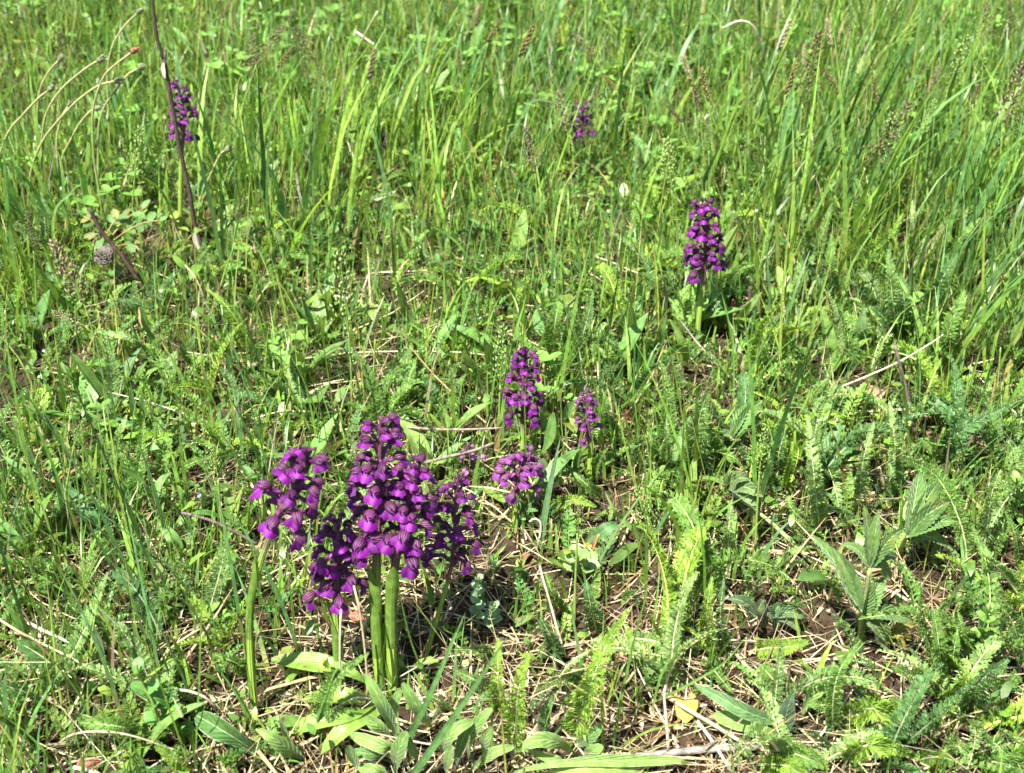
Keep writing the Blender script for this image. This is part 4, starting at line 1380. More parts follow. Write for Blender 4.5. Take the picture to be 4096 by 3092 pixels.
spoon('plantain', 'two glossy folded leaves right of the pale low orchid', [
    (L3(R7, [(430, 850), (400, 740), (470, 620), (590, 540)], [0, .02, .04, .05]), .014, (.12, .25, .07), 'lance'), (L3(R7, [(500, 760), (560, 650), (590, 520)], [0, .03, .05]), .010, (.1, .22, .06), 'lance'),
    (L3(R7, [(420, 520), (320, 360), (240, 220)], [0, .03, .05]), .014, (.10, .22, .07), 'lance'), (L3(R7, [(450, 330), (490, 200), (560, 110)], [0, .03, .05]), .013, (.13, .26, .08), 'lance')], 42)
spoon('plantain', 'dark spear leaf between the lone orchid and dense dark orchid', [
    (L3(R11, [(1070, 1370), (1050, 1150), (1025, 950)], [0, .04, .075]), .014, (.09, .18, .05), 'lance'), (L3(R11, [(1260, 1360), (1290, 1230), (1330, 1060)], [0, .03, .05]), .013, PL, 'lance'),
    (L3(R11, [(800, 1210), (860, 1100), (950, 1020)], [0, .02, .04]), .009, (.17, .3, .06), 'lance')], 43)
spoon('plantain', 'bright folded leaf twisting beside the stem of the dense dark orchid', [
    (L3(R11, [(1500, 1490), (1480, 1340), (1430, 1200), (1360, 1090)], [0, .03, .045, .055]), .013, (.2, .32, .07), 'lance')], 44, fold=.5)
spoon('plantain', 'broad leaf standing behind the lone orchid among yarrow', [
    (L3(R11, [(140, 1270), (110, 1100), (70, 950)], [0, .03, .06]), .016, PL, 'lance')], 45)
spoon('plantain', 'wide shiny leaf with a crossing shadow below the pale low orchid', [
    (L3(R7, [(650, 1330), (760, 1270), (830, 1220), (910, 1180)], [.005, .02, .025, .02]), .016, (.1, .22, .08), 'lance')], 46)
spoon('plantain', 'long leaf hanging in the dark gap left of the wasp nest straw', [
    (L3(R9, [(1420, 1480), (1330, 1250), (1260, 1120), (1230, 960)], [0, .03, .05, .07]), .016, (.10, .2, .05), 'lance'), (L3(R9, [(560, 970), (450, 800), (350, 640)], [0, .04, .07]), .015, (.06, .14, .035), 'lance'),
    (L3(R9, [(230, 1330), (210, 1180), (190, 1000)], [0, .03, .05]), .015, (.13, .25, .05), 'lance'), (L3(R9, [(1010, 1500), (960, 1380), (940, 1250)], [0, .02, .045]), .012, (.08, .17, .05), 'lance')], 47)
spoon('plantain', 'flat leaf half under straw in front of the wasp nest', [
    (L3(R9, [(1060, 1570), (980, 1520), (860, 1450)], [0, .02, .025]), .016, (.08, .18, .05), 'lance'), (L3(R9, [(1280, 1540), (1200, 1420), (1090, 1320)], [0, .025, .04]), .015, (.11, .2, .06), 'lance')], 48)
spoon('plantain', 'paired oblong leaves in grass right of the dead stalk', [
    (L3(R9, [(2010, 1650), (1990, 1450), (1990, 1310)], [0, .03, .05]), .014, (.1, .22, .07), 'lance'), (L3(R9, [(1930, 1500), (1900, 1350), (1880, 1260)], [0, .02, .03]), .017, (.15, .25, .05), 'lance'),
    (L3(R9, [(1690, 1540), (1600, 1380), (1540, 1260)], [0, .025, .04]), .011, PB, 'lance')], 49)
spoon('plantain', 'lone smooth leaf among silvery yarrow before the tall grass', [
    (L3(R8, [(790, 1380), (800, 1200), (830, 960)], [0, .03, .055]), .017, (.15, .27, .1), 'lance'), (L3(R8, [(1220, 1250), (1210, 900), (1240, 640)], [0, .04, .07]), .012, (.13, .25, .08), 'lance')], 50)

# smaller lance-leaved plants spread through the turf
LV = []
for k in range(10):
    lean, bend = rng.uniform(.1, .7), rng.uniform(.1, 1.1)
    s = np.linspace(0, 1, 6)
    th = lean + bend * s
    pts = np.stack([.04 * np.sin(2 * s + k), np.cumsum(np.sin(th)) / 6, np.cumsum(np.cos(th)) / 6], 1)
    pts = (pts - pts[0]) * .055
    v, f, cc, s2 = leaf(pts, .055 * rng.uniform(.15, .25), 10, 5, 'lance', (0, -1, .4), rng.uniform(.15, .5), .12, (.1, .2, .05), seed=k)
    LV.append(build_mesh('leaf', v, f, M['lance'], cc, s2))


def small_lance(root, k):
    r = random.Random(1500 + k)
    a0 = r.uniform(0, 6.28)
    b0 = r.uniform(.8, 1.45)
    nl = r.randint(2, 5)
    for j in range(nl):
        m = Matrix.Rotation(a0 + j * 1.9 + r.uniform(-.4, .4), 4, 'Z') @ Matrix.Scale(r.uniform(.6, 1.3), 4)
        o = link('leaf', LV[r.randrange(10)], root, m)
        b = b0 * r.uniform(.85, 1.15)
        o.color = (b * r.uniform(.9, 1.35), b * 1.05, b * r.uniform(.7, 1.2), 1)
    return f'{"dark" if b0 < 1 else "light" if b0 > 1.25 else "green"} plantain with {NUM[nl]} leaves'


GRID['lance'] = np.array([[.5] * 8, [.6] * 8, [.9, .9, 1, .9, .9, .8, .5, .4], [.9, .9, .9, .8, .7, .5, .4, .3], [.6, .6, .2, .05, .05, .1, .1, .1], [.4, .3, .05, .05, .05, .05, .1, .1]])
scatter_plants(330, 'lance', 'plantain', 'plantain', 'small plantain with narrow smooth leaves', small_lance)


def clover_leaf(k):
    A = Acc()
    r = np.random.default_rng(40 + k)
    h = r.uniform(.025, .05)
    bend = r.uniform(-.01, .01)
    c = spline([(0, 0, 0), (bend, 0, h * .6), (bend * 2, .004, h)], 6)
    v, f, s = tube(c, .0006, 4, False)
    A.add(v, f, (.14, .24, .05), s)
    tip = c[-1]
    for j in range(3):
        a = j * 2.094 + r.uniform(-.2, .2)
        d = np.array([math.cos(a), math.sin(a), r.uniform(-.1, .5)])
        w = r.uniform(.007, .012)
        v, f, cc, s = leaf([tip, tip + d * w * .6, tip + d * w * 1.25], w, 7, 5, 'oval', (0, 0, 1), .3, 0, (.11, .235, .035))
        A.add(v, f, cc, s)
    return A.mesh('leaf', M['waxy'])


CV = [clover_leaf(k) for k in range(8)]


def small_clover(root, k):
    r = random.Random(2500 + k)
    b0 = r.uniform(.8, 1.4)
    nl = r.randint(3, 6)
    for j in range(nl):
        m = Matrix.Translation((r.uniform(-.018, .018), r.uniform(-.018, .018), 0)) @ Matrix.Rotation(r.uniform(0, 6.28), 4, 'Z') @ Matrix.Rotation(r.uniform(0, .4), 4, 'X') @ Matrix.Scale(r.uniform(.5, .95), 4)
        o = link('leaf', CV[r.randrange(8)], root, m)
        b = b0 * r.uniform(.85, 1.15)
        o.color = (b, b, b, 1)
    return f'{"dark" if b0 < 1 else "light" if b0 > 1.2 else "green"} clover with {NUM[nl]} leaves'


GRID['clover'] = np.array([[.9] * 8, [.5, .4, .3, .4, .5, .4, .3, .2], [.12] * 8, [.05] * 8, [.04] * 8, [.02] * 8])
scatter_plants(230, 'clover', 'clover', 'clover', 'clover with round three part leaves', small_clover)


# toothed palmate leaves (cinquefoil)
def palmate(root, B, centre, tips, w, col, seed, stalk=None):
    """one hand-shaped leaf: leaflets from centre to each tip; stalk from a lower point"""
    holder = None
    if stalk is not None:
        c = spline([stalk, (np.asarray(stalk) + centre) / 2 + np.array([0, 0, .003]), centre], 10)
        v, f, s = tube(c, np.linspace(.0016, .0011, 10), 7)
        holder = link('leaf_stalk', build_mesh('leaf_stalk', v - B, f, M['stalk'], np.broadcast_to((.30, .36, .14), v.shape), s), root)
    for i, t in enumerate(tips):
        t = np.asarray(t)
        mid = (centre + t) / 2 + np.array([0, 0, .004])
        v, f, cc, s = leaf([centre, mid, t], (w[i] if isinstance(w, (list, tuple)) else w) * .56, 40, 9, 'lance', (-.1 + .5 * math.sin(seed + 2 * i), -.75, .8), .62, .14, np.array(col) * (.62 + .16 * math.sin(3.7 * i + seed)), teeth=11, tooth=.28, pleat=.07, seed=seed + i)
        link('leaflet', build_mesh('leaflet', v - B, f, M['toothed'], cc, s), root)


def cinquefoil(label, foot, hands, seed, col=(.12, .245, .05)):
    B = P(*foot)
    root = thing('cinquefoil', label, 'cinquefoil', B, 'cinquefoil plants with toothed leaves')
    for i, (cen, hc, tips, w) in enumerate(hands):
        C = P(*cen, hc)
        palmate(root, B, C, [P(x, y, h) for x, y, h in tips], w, col, seed * 13 + i * 7, B + np.array([0, 0, .002]))
    return root


def c2(o, x, y):
    return (o[0] + x / 2.16, o[1] + y / 2.16)


def T3(o, *pts):
    return [(*c2(o, x, y), h) for x, y, h in pts]


cinquefoil('large cinquefoil leaf with broad toothed leaflets spread in the sun under an arching yarrow leaf', c2(R1, 1120, 1480), [
    (c2(R1, 1210, 1290), .04, T3(R1, (1310, 740, .065), (1470, 830, .06), (1610, 1160, .045), (1560, 1000, .055), (1590, 1400, .02)), [.022, .02, .019, .02, .013])], 1)
cinquefoil('upright hairy cinquefoil stem with folded toothed leaves raised like a crown', c2(R2, 790, 520), [
    (c2(R1, 880, 1560), .065, T3(R1, (640, 1360, .075), (830, 1030, .10), (960, 1060, .10), (1170, 1220, .09), (1120, 1470, .06), (1060, 1650, .05)), [.012, .013, .014, .013, .010, .012]),
    (c2(R2, 800, 260), .045, T3(R1, (390, 1290, .08), (560, 1400, .075), (640, 1500, .07)), [.020, .018, .016]),
    (c2(R2, 820, 320), .03, T3(R2, (1010, -20, .05), (1240, 350, .025), (1040, 600, .005), (900, 20, .055)), [.018, .016, .02, .016])], 2, (.14, .265, .065))
cinquefoil('cinquefoil leaf with dark toothed edges lifting above straw between yarrow plumes', c2(R7, 1760, 560), [
    (c2(R7, 1900, 440), .035, T3(R7, (2160, 120, .055), (2180, 290, .04), (2050, 150, .05), (2000, 500, .02), (1780, 480, .02)), [.018, .015, .016, .014, .012])], 3)
cinquefoil('pale hairy cinquefoil leaf leaning down on its thick diagonal stalk', c2(R1, 400, 1560), [
    (c2(R7, 1850, 880), .035, T3(R7, (1930, 740, .05), (2060, 800, .05), (2170, 950, .045), (2120, 1090, .035), (2010, 1060, .02)), [.017, .02, .018, .016, .012])], 4, (.18, .29, .1))
cinquefoil('dull grey cinquefoil leaf folded beside upright yarrow leaves over straw', c2(R3, 2160, 420), [
    (c2(R3, 2110, 310), .03, T3(R3, (1860, 160, .04), (1980, 220, .04), (2190, 180, .04), (2270, 330, .02), (2200, 400, .015)), [.012, .012, .012, .012, .010])], 5, (.10, .17, .07))
cinquefoil('weathered cinquefoil leaf flat on straw with a wine red tip', c2(R2, 60, 300), [
    (c2(R2, 30, 330), .015, T3(R2, (120, 240, .02), (320, 320, .015), (280, 440, .008), (60, 440, .008)), [.012, .013, .012, .010])], 6, (.10, .2, .07))
cinquefoil('small cinquefoil with a yellowing leaf near the crook shaped yarrow leaf', c2(R2, 1010, 560), [
    (c2(R2, 1060, 480), .01, T3(R2, (1260, 400, .012), (1240, 520, .008), (1180, 590, .005)), [.012, .011, .010])], 7, (.42, .38, .05))


# waxy round-leaved plants
def waxy(label, stems, seed, col, lw, ll, pairs, name='spurge', droop=.3):
    B = P(*stems[0][0][:2])
    lw, ll = lw * .66, ll * .7
    root = thing(name, label, name.replace('_', ' '), B)
    r = np.random.default_rng(seed)
    k = 0
    for st_ in stems:
        c = spline([P(*q) for q in st_], 30)
        v, f, s = tube(c, np.linspace(.0014, .0008, 30) * lw / .010, 7)
        link('stem', build_mesh('stem', v - B, f, M['stalk'], np.broadcast_to((.2, .3, .06), v.shape), s), root)
        a = r.uniform(0, 3)
        for j in range(pairs):
            t = .25 + .75 * (j + .3) / pairs
            q = c[min(29, int(t * 29))]
            a += 1.57 + r.normal(0, .2)
            for sg in (0, np.pi):
                d = np.array([math.cos(a + sg), math.sin(a + sg), droop + .9 * t ** 2])
                d /= np.linalg.norm(d)
                l = ll * (1.1 - .35 * t) * r.uniform(.85, 1.15)
                v, f, cc, s = leaf([q, q + d * l * .5 + (0, 0, .1 * l), q + d * l], lw * (1.1 - .3 * t), 10, 5, 'oval', (-.1, -.5, 1), .3, 0, np.array(col) * r.uniform(.85, 1.15), seed=k)
                link('leaf', build_mesh('leaf', v - B, f, M['waxy'], cc, s), root)
                k += 1
    return root


waxy('leafy spurge shoot with rounded dark green leaves by the curved orchid stem', [
    [(*c2(R5, 1450, 1400), 0), (*c2(R5, 1330, 1080), .03), (*c2(R5, 1230, 900), .045), (*c2(R5, 1170, 720), .06)],
    [(*c2(R5, 1600, 1400), 0), (*c2(R5, 1480, 1180), .02), (*c2(R5, 1430, 1000), .035)]], 1, (.09, .215, .045), .0125, .017, 4)
waxy('grey green waxy sprig standing in the dark shade right of the orchids', [
    [(*c2(R4, 1930, 420), 0), (*c2(R4, 1905, 230), .03), (*c2(R4, 1930, -40), .065)], [(*c2(R4, 2040, 430), 0), (*c2(R4, 2040, 320), .02), (*c2(R4, 2060, 210), .035)]], 2, (.20, .32, .17), .0085, .0095, 6)
waxy('pale sprig with smooth round leaves in front of the thin stemmed orchid', [
    [(*c2(R7, 700, 1660), 0), (*c2(R7, 640, 1540), .02), (*c2(R7, 500, 1400), .04)], [(*c2(R7, 620, 1640), 0), (*c2(R7, 560, 1560), .02), (*c2(R7, 400, 1480), .035)]], 3, (.19, .32, .10), .014, .017, 2)
waxy('small clover like sprig of rounded leaflets at the edge near the corner', [
    [(*c2(R2, 1820, 640), 0), (*c2(R2, 1860, 420), .035), (*c2(R2, 1930, 200), .06)], [(*c2(R2, 1540, 620), 0), (*c2(R2, 1580, 500), .03), (*c2(R2, 1600, 420), .04)]], 4, (.14, .27, .05), .008, .011, 5, 'vetch')
waxy('bright round leaved sprig at the edge among feathery leaves', [
    [(*c2(R1, 2140, 1130), 0), (*c2(R1, 2150, 960), .03), (*c2(R1, 2150, 780), .06)]], 5, (.15, .28, .05), .010, .014, 4, 'vetch')


# ------------------------------------------------------------------ single long grass blades and stalks
def one_blade(label, pix, w, col, lean=0., foot=None, hs=None, fold=.35, seed=0, tip=None):
    """a single broad blade; pix from the foot up"""
    B = P(*pix[0])
    pts = [B] + ([V(x, y, B, lean) for x, y in pix[1:]] if hs is None else [P(x, y, h) for (x, y), h in zip(pix[1:], hs)])
    v, f, cc, s = leaf(pts, w * (.72 if w < .0038 else .95), 26, 3, 'blade', (-.3, -1, .25), fold, .0, col, tip, seed=seed)
    o = link('grass_blade', build_mesh('grass_blade', v - B, f, M['lance'], cc, s))
    o.location = B
    return tag(o, label, 'grass blade')


one_blade('broad blue green grass blade slanting across the hairy rosettes, lower of two', cpx(R4, [(1250, 1800), (1420, 1600), (1850, 980), (2180, 480)]), .0042, (.09, .20, .06), hs=[.03, .09, .13])
one_blade('broad green grass blade slanting up in front of the thick orchid stem, upper of two', cpx(R4, [(1180, 1680), (1260, 1500), (1500, 1000), (1810, 280)]), .0038, (.08, .19, .05), hs=[.02, .07, .12])
one_blade('thin green stalk leaning past the thick orchid stem from above', cpx(R4, [(1490, 910), (1350, 560), (1270, 250), (1220, -40)]), .0018, (.10, .2, .04), -6)
one_blade('thin yellowish stalk running diagonally over the shaded straw', cpx(R4, [(1820, 800), (1500, 370), (1250, 0), (1180, -120)]), .0013, (.26, .32, .08), hs=[.045, .075, .08])
one_blade('dry greenish culm lying diagonally in front of the orchid stems', cpx(R4, [(860, 590), (1180, 390), (1500, 220), (1815, 60)]), .0014, (.28, .32, .10), hs=[.03, .035, .04])
one_blade('straight green blade lying level across the spotted orchid leaves', cpx(R4, [(1060, 1170), (900, 1155), (610, 1110)]), .0022, (.10, .22, .04), hs=[.02, .025])
one_blade('upright yellow green stalk rising through the long bright yarrow leaf', cpx(R3, [(785, 1560), (780, 1100), (780, 650), (795, 240)]), .0026, (.20, .29, .05), 2)
one_blade('bent grass blade kinked level above the grey stick', cpx(R3, [(860, 1500), (1050, 1370), (1250, 1280), (1480, 1245), (1760, 1240)]), .0020, (.20, .30, .05), hs=[.02, .03, .035, .03])
one_blade('long green blade arching diagonally over the straw patch', cpx(R3, [(1150, 1080), (1400, 970), (1800, 740), (2000, 520), (2060, 440)]), .0024, (.12, .24, .04), hs=[.02, .04, .055, .06])
one_blade('dark green blade curving up beside the yellow green stalk', cpx(R3, [(860, 1500), (950, 1000), (1050, 550), (1180, 40)]), .0024, (.10, .22, .035), 2)
one_blade('blue green blade leaning across the straw beside thin grass', cpx(R3, [(500, 800), (360, 600), (250, 420), (190, 210)]), .0023, (.07, .16, .04), 3)
one_blade('pale flat blade standing between dark yarrow bunches', cpx(R3, [(600, 760), (570, 560), (530, 350), (515, 150)]), .0028, (.17, .28, .10), 2)
one_blade('tall yellow green culm slanting past the small orchid', cpx(R7, [(1330, 1560), (1180, 1200), (1060, 820), (960, 420), (860, -20)]), .0026, (.2, .3, .05), 4)
one_blade('blue green blade standing right of the pale low orchid', cpx(R7, [(240, 1420), (290, 1080), (350, 760), (420, 430)]), .0046, (.11, .22, .09), 3)
one_blade('pale green blade crossing the tall culm in a slant', cpx(R7, [(680, 1660), (850, 1330), (1060, 1010), (1230, 800), (1360, 640)]), .0024, (.16, .27, .1), hs=[.03, .055, .065, .07])
one_blade('broad flat blade lying slantwise below the tall culm', cpx(R7, [(1190, 1380), (1050, 1230), (940, 1130), (880, 1060), (800, 900)]), .0048, (.17, .28, .08), hs=[.02, .03, .04, .05])
one_blade('thick green blade rising straight in the middle of the straw', cpx(R7, [(1470, 1660), (1540, 1400), (1590, 1150), (1590, 960)]), .0036, (.15, .26, .04), 3)
one_blade('grey green narrow blade right of the thick upright blade', cpx(R7, [(1540, 1660), (1580, 1420), (1620, 1200), (1660, 1020)]), .0024, (.11, .2, .08), 3)
one_blade('thin stalk standing in front of the lone orchid behind the cluster', cpx(R7, [(240, 1240), (140, 960), (120, 500), (110, 120), (130, -160)]), .0014, (.11, .21, .04), 2)
one_blade('second thin stalk right of the lone orchid, slightly curved', cpx(R7, [(510, 1000), (470, 700), (430, 350), (420, 0)]), .0015, (.15, .24, .05), 3)
one_blade('straight dark grass stalk leaning at the cluster beside the shaded orchid', cpx((950, 1600), [(1640, 1150), (1690, 850), (1740, 620)]), .0013, (.10, .22, .03), hs=[.09, .11])
one_blade('tall yellow green stem leaning at the right with bare foot in grass', cpx(R8, [(90, 1680), (120, 1000), (160, 500), (220, -60)]), .0032, (.22, .31, .05), 4)
one_blade('slanting green culm before the ladder like yarrow leaf', cpx(R8, [(270, 1640), (440, 960), (560, 520), (640, 230)]), .0030, (.17, .27, .05), 4)
one_blade('broad curved blade reaching over yarrow toward the tall grass', cpx(R8, [(600, 1250), (680, 750), (800, 480), (1060, 110)]), .0034, (.15, .27, .06), 3)
one_blade('thick upright culm near the edge before the tall grass', cpx(R8, [(1880, 1680), (1862, 1200), (1858, 700), (1880, -40)]), .0036, (.22, .32, .05), 4)
one_blade('long bowed blade beside the thick culm at the edge', cpx(R8, [(1890, 1640), (1990, 1150), (2080, 650), (2160, 60)]), .0034, (.2, .31, .05), 3)
one_blade('pale hollow culm standing behind the dark yarrow rosette', cpx(R8, [(1560, 900), (1640, 640), (1690, 300), (1690, -100)]), .0028, (.26, .36, .16), 4)
one_blade('smooth blade bending into a hook left of the wasp nest twig', cpx(R9, [(490, 640), (460, 300), (480, 150), (540, 60), (650, -10)]), .0040, (.15, .27, .06), 0)
one_blade('thin long culm at the left edge leaning outward', cpx(R6, [(560, 1720), (420, 1200), (270, 760), (140, 330), (20, -20)]), .0024, (.15, .24, .05), 4)
one_blade('yellow green thick culm rising in the thin grass at the left', cpx(R6, [(1190, 1720), (1110, 1300), (1020, 850), (950, 350), (880, -40)]), .0030, (.21, .30, .05), 4)
one_blade('dark thin stalk crossing the left grass almost upright', cpx(R6, [(740, 1720), (700, 1150), (650, 650), (620, 150)]), .0020, (.10, .2, .04), 4)
one_blade('straight thin green stalk in front of the slanting lance leaf', cpx(R6, [(850, 1700), (860, 1000), (880, 500), (890, 380)]), .0017, (.12, .25, .04), 3)
one_blade('green stalk leaning inward left of the curved orchid stem', cpx(R5, [(1690, 1500), (1720, 900), (1740, 300), (1760, -150)]), .0018, (.11, .24, .03), 3)
one_blade('thin green stalk with yellow foot between waxy plant and edge', cpx(R5, [(540, 1400), (450, 950), (380, 650), (300, 300)]), .0018, (.16, .26, .04), 4)
one_blade('thin dark blade standing low at the bottom left straw', cpx(R5, [(880, 1640), (890, 1200), (885, 950)]), .0018, (.10, .2, .03), 2)
one_blade('bundle like thick blade beside the curved orchid stem foot', cpx(R5, [(2200, 1320), (2130, 1120), (2060, 980), (2020, 900)]), .0050, (.16, .29, .05), 2)
one_blade('long green blade bending from the curved orchid foot', cpx(R5, [(2230, 1340), (2050, 1000), (1900, 780), (1760, 540)]), .0024, (.09, .22, .05), 2)
one_blade('bent far blade folded over the short far orchid', cpx((2048, 0), [(0, 1560), (-60, 1300), (60, 1050), (180, 870), (400, 890), (710, 930)]), .0034, (.10, .22, .09), 0)
one_blade('broad pale blade standing in the far tall grass', cpx((3072, 0), [(650, 1700), (560, 1350), (500, 1000), (400, 660)]), .0075, (.19, .31, .10), 0)
one_blade('widest green blade among the far tall grass', cpx((3072, 0), [(930, 1780), (920, 1450), (915, 1100), (930, 860)]), .0085, (.13, .26, .05), 0)
one_blade('blue green broad blade arching at the left of the far tall grass', cpx((3072, 0), [(190, 1760), (150, 1500), (130, 1200), (170, 960), (230, 700)]), .0065, (.12, .24, .08), 0)
one_blade('yellowish folded long blade slanting in the far middle', cpx((1024, 0), [(1130, 1600), (1230, 1050), (1360, 680), (1440, 570), (1530, 150)]), .0050, (.24, .36, .07), 0)
one_blade('long slender blade slanting over the far middle tuft', cpx((1024, 0), [(930, 1200), (1050, 1000), (1180, 680), (1350, 380), (1510, 60)]), .0042, (.13, .27, .05), 0)
one_blade('far slanting blade crossing behind the yellowish folded blade', cpx((1024, 0), [(1180, 1200), (1350, 800), (1500, 470), (1820, 50)]), .0036, (.10, .24, .06), 0)


def stalk_thing(name, label, cat, pix, r0, r1, col, mat, hs=None, lean=0., group=None, sides=7, n=24, knots=()):
    B = P(*pix[0]) if hs is None else P(*pix[0], hs[0])
    pts = [B] + ([V(x, y, B, lean) for x, y in pix[1:]] if hs is None else [P(x, y, h) for (x, y), h in zip(pix[1:], hs[1:])])
    c = spline(pts, n)
    r = np.linspace(r0, r1, n)
    for t, k in knots:
        r = r * (1 + k * np.exp(-((np.linspace(0, 1, n) - t) / .018) ** 2))
    v, f, s = tube(c, r, sides)
    o = link(name, build_mesh(name, v - B, f, M[mat], np.broadcast_to(col, v.shape), s))
    o.location = B
    return tag(o, label, cat, group), c, B


DK = (.055, .038, .03); TAN = (.40, .325, .19); GREY = (.20, .18, .155); WHT = (.48, .43, .32)
# the dark dead stalk with its joint
root = thing('dead_stalk', 'tall dark brown dead stalk with a knotted joint, leaning above the wasp nest', 'dead stalk', P(810, 1040))
B = np.array(root.location)
pp = [(810, 1040), (810, 995), (778, 889), (759, 773), (736, 671), (708, 532), (680, 370), (667, 301), (655, 236)]
c = spline([V(x, y, B, 0) for x, y in pp], 40)
v, f, s = tube(c, np.linspace(.0021, .0016, 40) * (1 + .35 * np.exp(-((np.arange(40) - 39) / 1.5) ** 2)), 9)
link('stem', build_mesh('stem', v - B, f, M['wood'], np.broadcast_to(DK, v.shape), s), root)
c = spline([V(x, y, B, 0) for x, y in [(655, 238), (636, 180), (625, 139), (614, 40), (606, -60), (604, -180)]], 24)
v, f, s = tube(c, np.linspace(.0015, .0011, 24), 9)
link('upper_stem', build_mesh('upper_stem', v - B, f, M['wood'], np.broadcast_to(DK, v.shape), s), root)
c = spline([V(x, y, B, 0) for x, y in [(655, 240), (662, 215), (661, 193)]], 6)
v, f, s = tube(c, [.0016, .0012, .0011, .001, .001, .0009], 7)
link('broken_twig', build_mesh('broken_twig', v - B, f, M['wood'], np.broadcast_to((.13, .10, .08), v.shape), s), root)
v, f, cc, s = leaf([V(655, 250, B, -1), V(652, 275, B, -1), V(661, 315, B, -1)], .0036, 8, 3, 'lance', (0, -1, .2), .3, 0, (.62, .5, .4))
link('bark_strip', build_mesh('bark_strip', v - B, f, M['straw'], cc, s), root)
v, f, cc, s = leaf([V(775, 930, B, -1), V(790, 975, B, -1), V(800, 1010, B, -1)], .006, 8, 3, 'lance', (0, -1, .2), .5, 0, (.5, .44, .36))
link('bark_strip', build_mesh('bark_strip', v - B, f, M['straw'], cc, s), root)

stalk_thing('dead_stick', 'dark brown dead stick rising from straw beside the tall pale yarrow leaf', 'stick',
            cpx(R1, [(1330, 560), (1280, 430), (1230, 230), (1185, 0)]) + cpx(R8, [(1130, 1450), (1095, 1310)]), .0015, .0012, (.13, .10, .085), 'wood')
stalk_thing('dead_stick', 'short broken brown stick standing right of the dense dark orchid', 'stick', cpx(R11, [(2040, 1260), (2035, 1080), (2050, 920), (2065, 805)]), .0014, .0015, (.08, .05, .035), 'wood')
stalk_thing('dead_twig', 'dark thin twig lying across straw behind the pale spear leaves', 'twig', cpx(R10, [(-60, 1500), (100, 1440), (300, 1400), (560, 1370), (960, 1330)]), .0024, .0010, (.22, .18, .15), 'wood', [.006] * 5)
stalk_thing('dead_twig', 'thin grey twig slanting from the straw into the tall orchid', 'twig', [(1700, 1850), (1800, 1825), (1900, 1800), (1975, 1772)], .0012, .0009, (.16, .13, .11), 'wood', [.02, .03, .035, .04])
stalk_thing('dead_twig', 'thin dark twig lying level behind the tallest orchid', 'twig', [(1610, 1706), (1720, 1716), (1850, 1718), (2010, 1712)], .0010, .0007, (.18, .14, .11), 'wood', [.03, .032, .034, .036])
stalk_thing('dead_twig', 'dark drooping twig left of the curved orchid', 'twig', cpx(R6, [(1570, 1090), (1800, 1150), (2000, 1240), (2220, 1360)]), .0010, .0009, (.09, .07, .06), 'wood', [.035, .035, .03, .02])
stalk_thing('dead_twig', 'reddish dead stem lying slantwise under the left grass', 'twig', cpx(R6, [(210, 970), (400, 860), (560, 770), (690, 700)]), .0012, .0012, (.32, .15, .08), 'wood', [.006, .012, .016, .02])
stalk_thing('dead_stick', 'grey weathered stick lying level at the bottom over straw', 'stick', cpx(R3, [(870, 1535), (1200, 1510), (1500, 1480), (1800, 1455), (2120, 1435)]), .0012, .0026, GREY, 'wood', [.008] * 5)
